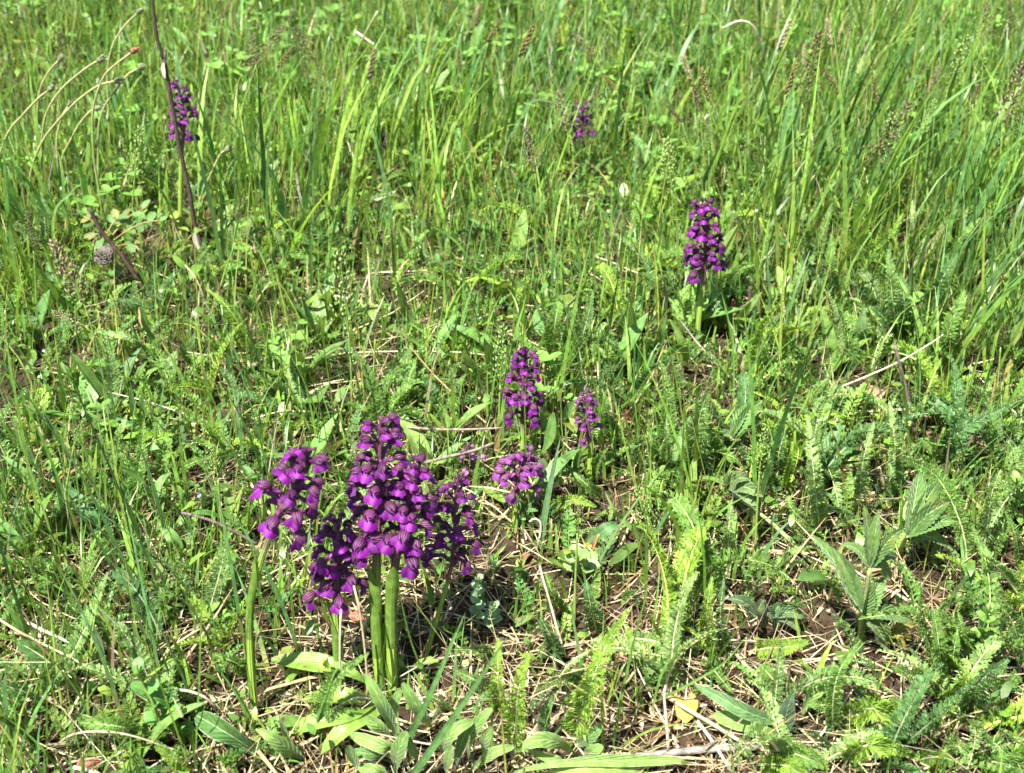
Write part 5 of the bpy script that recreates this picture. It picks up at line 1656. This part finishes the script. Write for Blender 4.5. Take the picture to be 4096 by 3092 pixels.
for i, (lab, pts, hs, r, cl) in enumerate([
        ('thick pale straw stalk running diagonally over the bare patch', cpx(R3, [(1270, 960), (1500, 1110), (1720, 1240), (2010, 1420)]), [.012] * 4, .0021, TAN),
        ('bleached straw slanting down to the bottom edge', cpx(R3, [(1600, 1220), (1720, 1380), (1900, 1660)]), [.012, .01, .006], .0017, WHT),
        ('straight grey straw standing nearly upright before the grey stick', cpx(R3, [(1355, 1545), (1340, 1300), (1315, 1000), (1330, 910)]), [0, .014, .03, .034], .0014, (.42, .36, .28)),
        ('flat tan straw leading from the two upright yarrow leaves to the corner', cpx(R3, [(1870, 540), (2000, 720), (2130, 850), (2300, 1100)]), [.014] * 4, .0019, TAN),
        ('long pale straw leaning on dark yarrow bunches', cpx(R3, [(465, 670), (390, 420), (330, 200), (270, 0), (240, -120)]), [0, .02, .035, .05, .055], .0014, (.56, .46, .33)),
        ('bright straw stalk standing upright beside the low orchid', cpx(R4, [(735, 1200), (728, 900), (725, 500), (735, 260)]), [0, .03, .06, .075], .0012, WHT),
        ('pale straw stalk leaning before the two thick orchid stems', cpx(R4, [(975, 1200), (950, 700), (900, 300), (845, 50)]), [0, .04, .07, .085], .0012, TAN),
        ('curled pale straw lying over the spotted orchid leaves', cpx(R4, [(520, 1160), (700, 1100), (860, 1020), (1000, 1030)]), [.012, .02, .022, .018], .0012, WHT),
        ('arched straw bowing from left to right under the waxy plant', cpx(R5, [(490, 1430), (620, 1340), (850, 1310), (1150, 1350), (1620, 1510)]), [.01, .025, .032, .026, .008], .0010, (.5, .4, .26)),
        ('white straw arching over right of the waxy plant', cpx(R5, [(1470, 950), (1620, 960), (1760, 1010), (1880, 1110)]), [.03, .034, .032, .02], .0012, WHT),
        ('long tan straw slanting down from the left edge', cpx(R5, [(-40, 320), (150, 440), (350, 545), (680, 710), (1000, 920)]), [.03, .03, .028, .02, .01], .0012, TAN),
        ('white broken straw in the left shade', cpx(R5, [(240, 370), (400, 450), (530, 510), (640, 570)]), [.02, .02, .018, .016], .0016, WHT),
        ('pair of long straws bent together toward the orchid foot', cpx(R5, [(1300, 830), (1450, 620), (1600, 500), (1740, 420)]), [.01, .03, .04, .04], .0011, TAN),
        ('white flat straw at the bottom edge by a red leaf', cpx(R5, [(640, 1620), (720, 1640), (860, 1680)]), [.01, .01, .008], .0018, (.5, .47, .4)),
        ('long bleached stalk slanting past the dark stick', cpx(R8, [(1570, 1640), (1700, 1350), (1850, 980), (1960, 700)]), [.0, .03, .06, .085], .0014, (.62, .58, .5)),
        ('long curved pale straw sweeping across under the dark yarrow rosette', cpx(R8, [(560, 1700), (880, 1570), (1180, 1430), (1490, 1240), (1560, 1170)]), [.02, .035, .045, .055, .06], .0012, (.55, .48, .3)),
        ('pale straw kinked under a yarrow leaf before the tall grass', cpx(R8, [(130, 1260), (220, 1150), (370, 1110), (530, 1060)]), [.01, .02, .026, .03], .0010, TAN),
        ('straw stalk standing between thin grass and dense dark orchid', cpx(R11, [(1040, 940), (900, 830), (720, 720), (660, 690)]), [0, .02, .026, .026], .0013, TAN),
        ('thin pale straw lying level behind the lone orchid', cpx(R11, [(700, 540), (900, 610), (1060, 680), (1250, 720)]), [.02] * 4, .0011, (.5, .43, .3)),
        ('bundle straw beneath the spear leaves, thick and grey', cpx(R10, [(600, 880), (750, 900), (950, 950), (1180, 1000)]), [.012] * 4, .0022, (.45, .38, .3)),
        ('white straw bent at an angle among dry stems', cpx(R10, [(920, 850), (960, 740), (1000, 690), (1220, 680), (1480, 665)]), [.01, .02, .022, .02, .02], .0012, (.55, .47, .36)),
        ('thin straight straw lying long across the straw patch below the spear leaves', cpx(R10, [(400, 1430), (800, 1380), (1250, 1365), (1700, 1370), (1980, 1395)]), [.016] * 5, .0008, (.6, .52, .38)),
        ('slim straw leaning in the straw right of the dead stalk', cpx(R9, [(1840, 1140), (1780, 950), (1700, 750), (1600, 620)]), [0, .02, .04, .05], .0012, TAN),
        ('pale straw in the grass before the tall silvery leaves', cpx(R7, [(220, 1420), (250, 1200), (200, 1140), (150, 1170)]), [0, .02, .025, .024], .0012, (.55, .48, .38)),
        ('orange brown dead blade standing beside round pale leaves', cpx(R7, [(670, 1520), (700, 1420), (750, 1280)]), [0, .015, .03], .0014, (.50, .26, .08)),
        ('upright pale straw near the toothed leaf', cpx(R7, [(1840, 240), (1830, 100), (1825, -40)]), [0, .02, .045], .0011, WHT),
        ('bleached straw leaning against tall grass foot at the edge', cpx(R1, [(1000, 880), (980, 780), (960, 700)]), [0, .012, .022], .0022, (.6, .5, .32)),
        ('long white dead stalk arching far back on the right', cpx((2048, 0), [(2200, 560), (2140, 350), (2070, 210), (1960, 180), (1820, 240)]), [.03, .06, .08, .085, .08], .0017, (.62, .55, .45)),
        ('pale bare stalk slanting in the far middle', cpx((1024, 0), [(840, 560), (900, 380), (1050, 100)]), [.02, .06, .11], .0022, (.44, .46, .24)),
        ('short white straw lying in the far grass', cpx((1024, 0), [(850, 265), (930, 320), (1020, 385)]), [.05, .05, .05], .0022, (.55, .5, .38)),
        ('straw lying far left across the grass', cpx((0, 0), [(1730, 295), (1800, 300), (1870, 312)]), [.03, .03, .03], .0020, (.5, .46, .36)),
        ('white stalk standing above the dense dark orchid grass', cpx(R11, [(2140, 440), (2130, 300), (2110, 150)]), [0.01, .03, .06], .0022, (.6, .6, .42)),
]):
    stalk_thing('straw_stalk', lab, 'straw', pts, r * .66, r * .5, cl, 'straw', hs, sides=6, n=14)


# nodding hawkbit stalks, bowed over with closed heads
HB = [
    ('bowed bare stalk at the left edge with a small dark closed head', [(-60, 1900), (-40, 1620), (0, 1330), (80, 1130), (200, 990), (330, 850), (420, 780)]),
    ('tall bowed stalk with two dark heads left of the others', [(390, 1950), (370, 1670), (360, 1300), (380, 1050), (450, 880), (570, 730), (770, 570), (850, 525)]),
    ('longest leaning stalk with a pale head, crossing its neighbours', [(230, 1980), (250, 1670), (280, 1430), (380, 1200), (540, 1000), (680, 860), (850, 740), (1000, 700)]),
    ('short bowed stalk ending among the others', [(540, 1900), (520, 1550), (490, 1250), (530, 1020), (590, 920)]),
    ('reddish bowed stalk with a brown head, low between the others', [(530, 1800), (530, 1400), (600, 1230), (680, 1080), (770, 970), (820, 945)]),
    ('thick bowed stalk topped by a rusty flower head', [(900, 2000), (860, 1670), (810, 1350), (800, 1000), (840, 800), (920, 630), (1100, 480), (1140, 450)]),
    ('bowed stalk with a grey head beside the rusty flowered one', [(850, 1900), (850, 1500), (850, 1150), (880, 970), (960, 830), (1100, 650), (1200, 590)]),
    ('highest bowed stalk with a dark round head far left', [(960, 1500), (940, 1000), (930, 600), (980, 380), (1080, 220), (1190, 110)]),
    ('short pale stalk with a small closed head right of the far left orchid', [(1700, 1950), (1740, 1670), (1800, 1550), (1900, 1340), (1950, 1300)]),
    ('slim bowed stalk behind the others at the far left', [(310, 1500), (320, 1100), (340, 800), (420, 620), (510, 520)])]
for i, (lab, pts) in enumerate(HB):
    px = cpx((0, 0), pts)
    B = P(*px[0])
    root = thing('hawkbit', lab, 'hawkbit', B, 'bowed hawkbit stalks')
    c = spline([V(x, y, B, 0) for x, y in px], 34)
    v, f, s = tube(c, np.linspace(.0013, .0009, 34) * (1 + .12 * np.sin(np.arange(34) * 1.7 + i)), 6)
    g = np.linspace(0, 1, 34)[:, None]
    ccol = np.repeat((1 - g) * np.array([[.18, .26, .05]]) + g * np.array([[.30, .28, .13]]), 6, 0)
    ccol = np.vstack([ccol, ccol[:1], ccol[-1:]])
    link('stalk', build_mesh('stalk', v - B, f, M['stalk'], ccol, s), root)
    d = unit(c[-1] - c[-3])
    A = Acc()
    hc = (.17, .19, .10) if i != 5 else (.26, .13, .06)
    n = 8
    cc_ = c[-1] + np.outer(np.linspace(-.0015, .0065, n), d)
    v, f, s = tube(cc_, np.array([.0012, .0030, .0042, .0046, .0043, .0036, .0028, .0016]) * (.6 if i != 3 else .35), 9)
    A.add(v, f, hc)
    rr = np.random.default_rng(i)
    for k in range(16):
        a = rr.uniform(0, 6.28)
        q = unit(np.cross(d, (0, 0, 1)))
        w = math.cos(a) * q + math.sin(a) * np.cross(q, d)
        b = c[-1] + d * rr.uniform(.0005, .004) + w * .0022
        v, f, c3, s = leaf([b, b + d * .0026 + w * .0008, b + d * .005 + w * rr.uniform(-.001, .002)], .0012, 5, 3, 'lance', w, .2, 0, np.array(hc) * rr.uniform(.8, 2.))
        A.add(v, f, c3, s)
    link('flower_head', A.mesh('flower_head', M['seed'], B), root)


# ------------------------------------------------------------------ grass in flower
def seed_head(kind, seed):
    """unit-length seed head along +Z"""
    r = np.random.default_rng(seed)
    A = Acc()
    v, f, s = tube(np.array([[0, 0, 0], [0, 0, .5], [0, 0, .97]]), [.012, .01, .004], 4, False)
    A.add(v, f, (.8, .9, .6))
    n = 46 if kind == 'spindle' else 70
    for i in range(n):
        t = (i + .5) / n
        a = i * 2.4 + r.uniform(-.3, .3)
        if kind == 'spindle':
            rad = .075 * math.sin(math.pi * min(1, t * .9 + .08)) ** .6
            ln, w, out = .15 * (1.1 - .4 * t), .034, .35
            b = np.array([0, 0, t * .9])
        else:
            rad = .16 * (1 - t) ** .8 * abs(math.sin(6 * math.pi * t)) ** .5 + .02
            ln, w, out = .085, .022, .5
            b = np.array([math.cos(a) * rad * .7, math.sin(a) * rad * .7, t * .92 + rad * .6])
        d = np.array([math.cos(a) * out, math.sin(a) * out, 1.0])
        d /= np.linalg.norm(d)
        q = np.cross(d, (math.cos(a), math.sin(a), 0)); q /= np.linalg.norm(q)
        o = b + np.array([math.cos(a), math.sin(a), 0]) * rad * .35
        k = np.cross(q, d)
        m = o + d * ln * .45
        v = np.array([o, m - q * w, m + q * w, m + k * w * .7, o + d * ln])
        f = np.array([[0, 1, 3], [0, 3, 2], [1, 4, 3], [3, 4, 2], [0, 2, 1], [1, 2, 4]])
        A.add(v, f, np.array([1., 1., 1.]) * r.uniform(.65, 1.35))
        if kind != 'spindle' and i % 4 == 0:
            v, f, s = tube(np.array([[0, 0, max(0, o[2] - rad * 1.2)], (o + [0, 0, max(0, o[2] - rad * 1.2)]) / 2, o]), .004, 3, False)
            A.add(v, f, (.8, .9, .6))
    return A.mesh('seed_head', M['seed'], smooth_=False)


SH = {'spindle': [seed_head('spindle', k) for k in range(3)], 'panicle': [seed_head('panicle', k + 10) for k in range(3)]}
TONE = {'gold': ((.17, .155, .05), 'golden'), 'brown': ((.17, .14, .07), 'brown'), 'pale': ((.36, .34, .18), 'pale'), 'green': ((.24, .34, .10), 'pale green'),
        'dark': ((.12, .10, .045), 'dark'), 'pink': ((.24, .18, .13), 'pinkish')}
O0, O1, O2, O3 = (0, 0), (1024, 0), (2048, 0), (3072, 0)
HEADS = [  # (crop, base, tip, kind, tone, drop in px to the foot)
    (O3, (150, 820), (260, 520), 'spindle', 'gold', 420), (O3, (300, 900), (455, 255), 'panicle', 'brown', 420), (O3, (840, 1450), (1240, 870), 'panicle', 'brown', 330),
    (O3, (940, 900), (910, 640), 'spindle', 'gold', 430), (O3, (912, 600), (890, 450), 'spindle', 'gold', 420), (O3, (610, 810), (480, 580), 'spindle', 'gold', 380),
    (O3, (545, 400), (500, 150), 'spindle', 'pale', 360), (O3, (300, 560), (320, 370), 'spindle', 'pale', 330), (O3, (80, 450), (210, 150), 'spindle', 'pale', 340),
    (O3, (1370, 860), (1490, 560), 'panicle', 'pink', 420), (O3, (1550, 780), (1740, 290), 'panicle', 'green', 430), (O3, (1770, 900), (1840, 680), 'spindle', 'gold', 380),
    (O3, (1320, 1180), (1450, 850), 'panicle', 'green', 360), (O3, (2040, 1100), (2210, 520), 'panicle', 'pink', 400), (O3, (1860, 400), (1900, 0), 'panicle', 'brown', 480),
    (O3, (2080, 350), (2095, 0), 'panicle', 'brown', 460), (O3, (230, 500), (320, 330), 'spindle', 'dark', 340), (O3, (1060, 1450), (1080, 950), 'panicle', 'green', 330),
    (O2, (1550, 700), (1470, 460), 'spindle', 'pale', 330), (O2, (1620, 960), (1560, 710), 'spindle', 'dark', 380), (O2, (1470, 1060), (1340, 900), 'spindle', 'dark', 330),
    (O2, (1700, 870), (1630, 570), 'spindle', 'gold', 360), (O2, (60, 500), (200, 190), 'spindle', 'gold', 300), (O2, (740, 520), (520, 280), 'panicle', 'brown', 300),
    (O2, (740, 970), (780, 740), 'panicle', 'green', 280), (O2, (1030, 770), (1110, 560), 'panicle', 'green', 300), (O2, (1640, 130), (1665, -40), 'spindle', 'pale', 360),
    (O2, (1380, 1640), (1335, 1180), 'panicle', 'green', 300), (O2, (900, 780), (770, 620), 'spindle', 'gold', 280), (O2, (200, 1500), (120, 1080), 'panicle', 'pink', 280),
    (O2, (2050, 730), (2060, 560), 'spindle', 'gold', 340), (O2, (1700, 1300), (1690, 1000), 'panicle', 'green', 300), (O2, (480, 1150), (400, 770), 'panicle', 'pink', 260),
    (O1, (0, 560), (250, 210), 'panicle', 'brown', 320), (O1, (540, 580), (330, 220), 'panicle', 'dark', 330), (O1, (180, 590), (340, 390), 'spindle', 'gold', 320),
    (O1, (970, 700), (1030, 400), 'spindle', 'brown', 300), (O1, (2000, 370), (2130, 150), 'spindle', 'gold', 330), (O1, (1760, 630), (1750, 420), 'spindle', 'gold', 300),
    (O1, (1900, 230), (1950, 10), 'spindle', 'brown', 320), (O1, (500, 770), (570, 550), 'panicle', 'gold', 300), (O1, (270, 180), (345, 30), 'panicle', 'pink', 280),
    (R9, (730, 960), (440, 380), 'panicle', 'pink', 230), (R9, (740, 1150), (440, 1020), 'panicle', 'pale', 140), (R9, (2030, 430), (2180, 250), 'panicle', 'green', 300),
    (R9, (2040, 260), (2115, 20), 'panicle', 'dark', 330), (R9, (290, 500), (240, 150), 'panicle', 'dark', 280),
    (R10, (800, 1200), (720, 480), 'panicle', 'green', 330), (R10, (1030, 1260), (1055, 1020), 'panicle', 'brown', 320), (R10, (2110, 1660), (2140, 1130), 'panicle', 'green', 260),
    (R6, (1885, 800), (1840, 500), 'panicle', 'green', 330), (R6, (640, 500), (735, 270), 'panicle', 'green', 420), (R7, (565, 1270), (590, 1010), 'panicle', 'green', 380),
    (R7, (1230, 1260), (1080, 860), 'panicle', 'green', 380), (R7, (2140, 720), (2190, 350), 'panicle', 'green', 420), (O0, (1160, 1560), (1220, 1080), 'panicle', 'green', 230),
    (O0, (560, 640), (515, 260), 'panicle', 'dark', 280), (O0, (1920, 160), (1990, 0), 'spindle', 'brown', 300), (O0, (2130, 130), (2210, 20), 'spindle', 'brown', 300),
    (O0, (2160, 680), (2190, 280), 'panicle', 'brown', 300), (R8, (2010, 1330), (2050, 1120), 'panicle', 'dark', 330)]
seen_lab = {}
for i, (o, b, t, kind, tone, drop) in enumerate(HEADS):
    bx, by = c2(o, *b)
    tx, ty = c2(o, *t)
    k = (tx - bx) / max(60, abs(ty - by))
    foot = (bx - k * drop * .35, by + drop)
    B = P(*foot)
    bp = V(bx, by, B, 0)
    tp = V(tx, ty, B, 0)
    i_, w = zone(B if proj(B[None])[1][0] < 3092 else bp)
    desc = TONE[tone][1] + (' narrow spike' if kind == 'spindle' else ' loose plume')
    w = w or 'by the edge'
    lab = f'grass with {desc} {w}'
    root = thing('flowering_grass', lab, 'grass stalk', B, f'flowering grass {w}')
    mid = (B + bp) / 2 + np.array([-(tx - bx) / FPX * .10, .0, 0])
    c = spline([B, mid, bp], 16)
    v, f, s = tube(c, np.linspace(.0010, .0006, 16), 5)
    link('stalk', build_mesh('stalk', v - B, f, M['stalk'], np.broadcast_to((.19, .28, .06), v.shape), s), root)
    L = np.linalg.norm(tp - bp)
    d = Vector((tp - bp) / L)
    rot = d.to_track_quat('Z', 'Y').to_matrix().to_4x4()
    fat = 1.25 if kind == 'spindle' else .95
    mw = Matrix.Translation(Vector(bp - B)) @ rot @ Matrix.Diagonal((L * fat, L * fat, L, 1))
    h = link('seed_head', SH[kind][i % 3], root, mw)
    cl = np.array(TONE[tone][0]) * rng.uniform(.85, 1.2)
    h.color = (*cl, 1)


# ------------------------------------------------------------------ rose twig and paper wasp nest
root = thing('rose_seedling', 'small wild rose twig with glossy leaflets and a cut brown stem', 'rose', P(592, 1185))
B = np.array(root.location)
tw = [(592, 1185), (555, 1125), (500, 1040), (463, 995), (407, 926), (356, 833)]
c = spline([V(x, y, B, 0) for x, y in tw], 24)
v, f, s = tube(c, np.linspace(.0021, .0017, 24), 8)
link('stem', build_mesh('stem', v - B, f, M['wood'], np.broadcast_to((.06, .038, .026), v.shape), s), root)
v, f, cc, s = leaf([(0, 0, 0), (0, .5, .03), (0, 1., -.02)], .62, 9, 5, 'oval', (0, 0, 1), .25, 0, (.085, .19, .04))
RL = build_mesh('leaflet', v, f, M['waxy'], cc, s)
rr = np.random.default_rng(5)
sprays = [((450, 940), (560, 850)), ((430, 935), (350, 965)), ((455, 960), (600, 905)), ((470, 985), (560, 990)), ((430, 930), (500, 850)), ((520, 1060), (440, 1130)), ((400, 920), (330, 870)), ((500, 930), (640, 880)), ((440, 930), (395, 985))]
for a, b in sprays:
    p0, p1 = V(*a, B, 0), V(*b, B, rr.uniform(-20, 20))
    p1 = p1 + np.array([0, rr.uniform(-.012, .012), 0])
    cs = spline([p0, (p0 + p1) / 2 + (0, 0, .003), p1], 8)
    v, f, s = tube(cs, .0006, 5, False)
    stk = link('leaf_stalk', build_mesh('leaf_stalk', v - B, f, M['stalk'], np.broadcast_to((.28, .17, .06), v.shape), s), root)
    dr = Vector(p1 - p0).normalized()
    for j in range(5):
        q = cs[[3, 3, 5, 5, 7][j]]
        sd = dr.cross(Vector((0, -.3, 1))).normalized() * [1, -1, 1, -1, 0][j]
        yv = (sd * 1.0 + dr * (.45 if j < 4 else 1) + Vector((0, 0, rr.uniform(-.2, .3)))).normalized()
        zv = Vector((rr.normal(0, .3), -.5, 1)).normalized()
        xv = yv.cross(zv).normalized()
        m3 = Matrix((xv, yv, xv.cross(yv))).transposed()
        o = link('leaflet', RL, stk, Matrix.Translation(Vector(q - B)) @ m3.to_4x4() @ Matrix.Scale(rr.uniform(.007, .012), 4))
        g = rr.uniform(.55, 1.15)
        o.color = (g * (2.0 if rr.random() < .2 else 1), g, g * .9, 1)

NB = V(430, 1012, B, -6) + np.array([0, -.006, 0])
nest = thing('wasp_nest', 'small grey papery wasp nest of open cells on the rose twig', 'wasp nest', NB)
nest.scale = (.82, .82, .82)
A = Acc()
n = 10
u = np.linspace(0, 1, n)
cc_ = np.outer(u * .012, (.25, .8, .45)) + np.array([0, 0, 0])
v, f, s = tube(cc_, .0095 * np.sqrt(1 - (u * .97) ** 2), 14)
A.add(v, f, (.10, .088, .07))
link('comb', A.mesh('comb', M['paper']), nest)
A = Acc()
for r1, r0, z0, z1 in ((1.0, 1.0, 0, .9), (.80, .80, .9, .15), (1.0, .80, .9, .9)):
    a = np.linspace(0, 2 * np.pi, 6, endpoint=False)
    v = np.vstack([np.stack([np.cos(a) * r1, np.sin(a) * r1, a * 0 + z0], 1), np.stack([np.cos(a) * r0, np.sin(a) * r0, a * 0 + z1], 1)])
    k = np.arange(6)
    A.add(v, np.stack([k, (k + 1) % 6, 6 + (k + 1) % 6, 6 + k], 1), (1, 1, 1))
v = np.stack([np.cos(a) * .8, np.sin(a) * .8, a * 0 + .15], 1)
A.add(v, np.array([[0, 1, 2, 3], [0, 3, 4, 5]]), (.25, .22, .2))
CELL = A.mesh('cell', M['paper'], smooth_=False)
fw = Vector((-.25, -.8, .55)).normalized()
sx = fw.cross(Vector((0, 0, 1))).normalized()
sy = sx.cross(fw)
cr = .0021
for i in range(-4, 5):
    for j in range(-4, 5):
        x = cr * 1.5 * i * 1.04
        y = cr * 1.732 * 1.04 * (j + .5 * (i % 2))
        d = math.hypot(x, y)
        if d > .0090:
            continue
        bulge = .004 * (1 - (d / .0095) ** 2)
        tilt = (sx * (x + rr.normal(0, .0016)) + sy * (y + rr.normal(0, .0016))) * 60
        zv = (fw + tilt).normalized()
        xv = sy.cross(zv).normalized()
        m3 = Matrix((xv, zv.cross(xv), zv)).transposed()
        o = link('cell', CELL, nest, Matrix.Translation(sx * x + sy * y + fw * (bulge - .001)) @ m3.to_4x4() @ Matrix.Diagonal((cr * rr.uniform(.86, 1.06), cr * rr.uniform(.86, 1.06), rr.uniform(.0030, .0056), 1)))
        g = rr.uniform(.55, 1.15)
        o.color = (.20 * g, .18 * g, .145 * g, 1)


# ------------------------------------------------------------------ small dead leaves and flowers
def dead_leaf(label, px, py, size, col, seed):
    r = np.random.default_rng(seed)
    B = P(px, py, .004)
    d = np.array([r.normal(), r.normal(), .15]); d /= np.linalg.norm(d)
    A = Acc()
    v, f, cc, s = leaf([B - d * size * .5, B + (0, 0, size * .25), B + d * size * .5], size * .65, 12, 7, 'oval', (0, -.2, 1), r.uniform(.2, .8), .3, col, seed=seed)
    A.add(v, f, cc, s)
    o = link('dead_leaf', A.mesh('dead_leaf', M['toothed'], B))
    o.location = B
    tag(o, label, 'dead leaf')


for i, (lab, px, py, sz, cl) in enumerate([
        ('wine red shrivelled leaf under the level yarrow leaf', 3170, 2615, .013, (.30, .05, .05)), ('rusty orange dead leaf in grass at the right', 3838, 1890, .018, (.45, .14, .05)),
        ('brown dead leaf curled in the dark gap near the tall grass foot', 3510, 1590, .022, (.36, .24, .15)), ('rust coloured dead leaf behind the dense dark orchid stem', 2960, 1255, .026, (.28, .11, .05)),
        ('small red leaf at the bottom by the white straw', 355, 3070, .012, (.35, .08, .06)), ('pinkish dead leaf left of the curved orchid', 735, 1930, .016, (.42, .2, .12)),
        ('reddish dead leaf by yarrow right of the small orchid', 2500, 1690, .018, (.32, .10, .07)), ('orange crumpled leaf below the straw in the middle', 2560, 2010, .013, (.4, .2, .08)),
        ('rusty red tuft of dead leaf in grass before the tall grass', 3270, 930, .018, (.36, .12, .07)), ('small red leaf in the far middle grass', 1920, 905, .010, (.5, .12, .10)),
        ('yellow flat dead leaf under straw near the diagonal stalk', 2740, 2840, .022, (.55, .42, .08)), ('brown leaf scrap left of the toothed leaves', 3465, 2000, .010, (.42, .2, .1)),
        ('small orange dead leaf beside the pale round leaves', 2365, 2195, .009, (.55, .30, .07)), ('red withered sprig by the low orchid stem', 1420, 2480, .012, (.45, .14, .10)),
        ('dark red dead leaf at the foot of the pale waxy sprig', 2105, 2230, .007, (.22, .08, .05))]):
    dead_leaf(lab, px, py, sz, cl, 60 + i)
for i, (lab, px, py) in enumerate([('tiny pale blue flower at the left edge in straw', 25, 1405), ('tiny blue flower right of the first at the left', 180, 1405), ('tiny blue flower in straw near the bottom of the left grass', 128, 1940), ('tiny pale blue flower beside the curved orchid', 802, 1985)]):
    B = P(px, py, .012)
    root = thing('speedwell', lab, 'flower', B)
    for j in range(5):
        a = j * 1.2566
        d = np.array([math.cos(a), math.sin(a) * .8, .3])
        v, f, cc, s = leaf([np.zeros(3), d * .0012, d * .0024], .0022, 6, 3, 'oval', (0, -.5, 1), .1, 0, (.38, .5, .8))
        link('petal', build_mesh('petal', v, f, M['lance'], cc, s), root)
    c = spline([P(px, py + 4, 0) - B, np.array([0, 0, -.006]), np.zeros(3)], 6)
    v, f, s = tube(c, .0005, 4)
    link('stem', build_mesh('stem', v, f, M['stalk'], np.broadcast_to((.12, .22, .04), v.shape), s), root)


# ------------------------------------------------------------------ labels: tell look-alikes in one spot apart by their order
ORD = ['first', 'second', 'third', 'fourth', 'fifth', 'sixth', 'seventh', 'eighth', 'ninth', 'tenth']
by = {}
for o in COL.objects:
    if o.parent is None and 'label' in o and o.get('kind') == 'thing':
        by.setdefault(o['label'], []).append(o)
for lab, os_ in by.items():
    n = len(os_)
    if n < 2:
        continue
    os_.sort(key=lambda o: proj(np.array(o.location)[None])[0][0])
    for i, o in enumerate(os_):
        if n == 2:
            o['label'] = lab + (', left one of two' if i == 0 else ', right one of two')
        elif n <= 10:
            o['label'] = lab + f', {ORD[i]} from left of {n}'
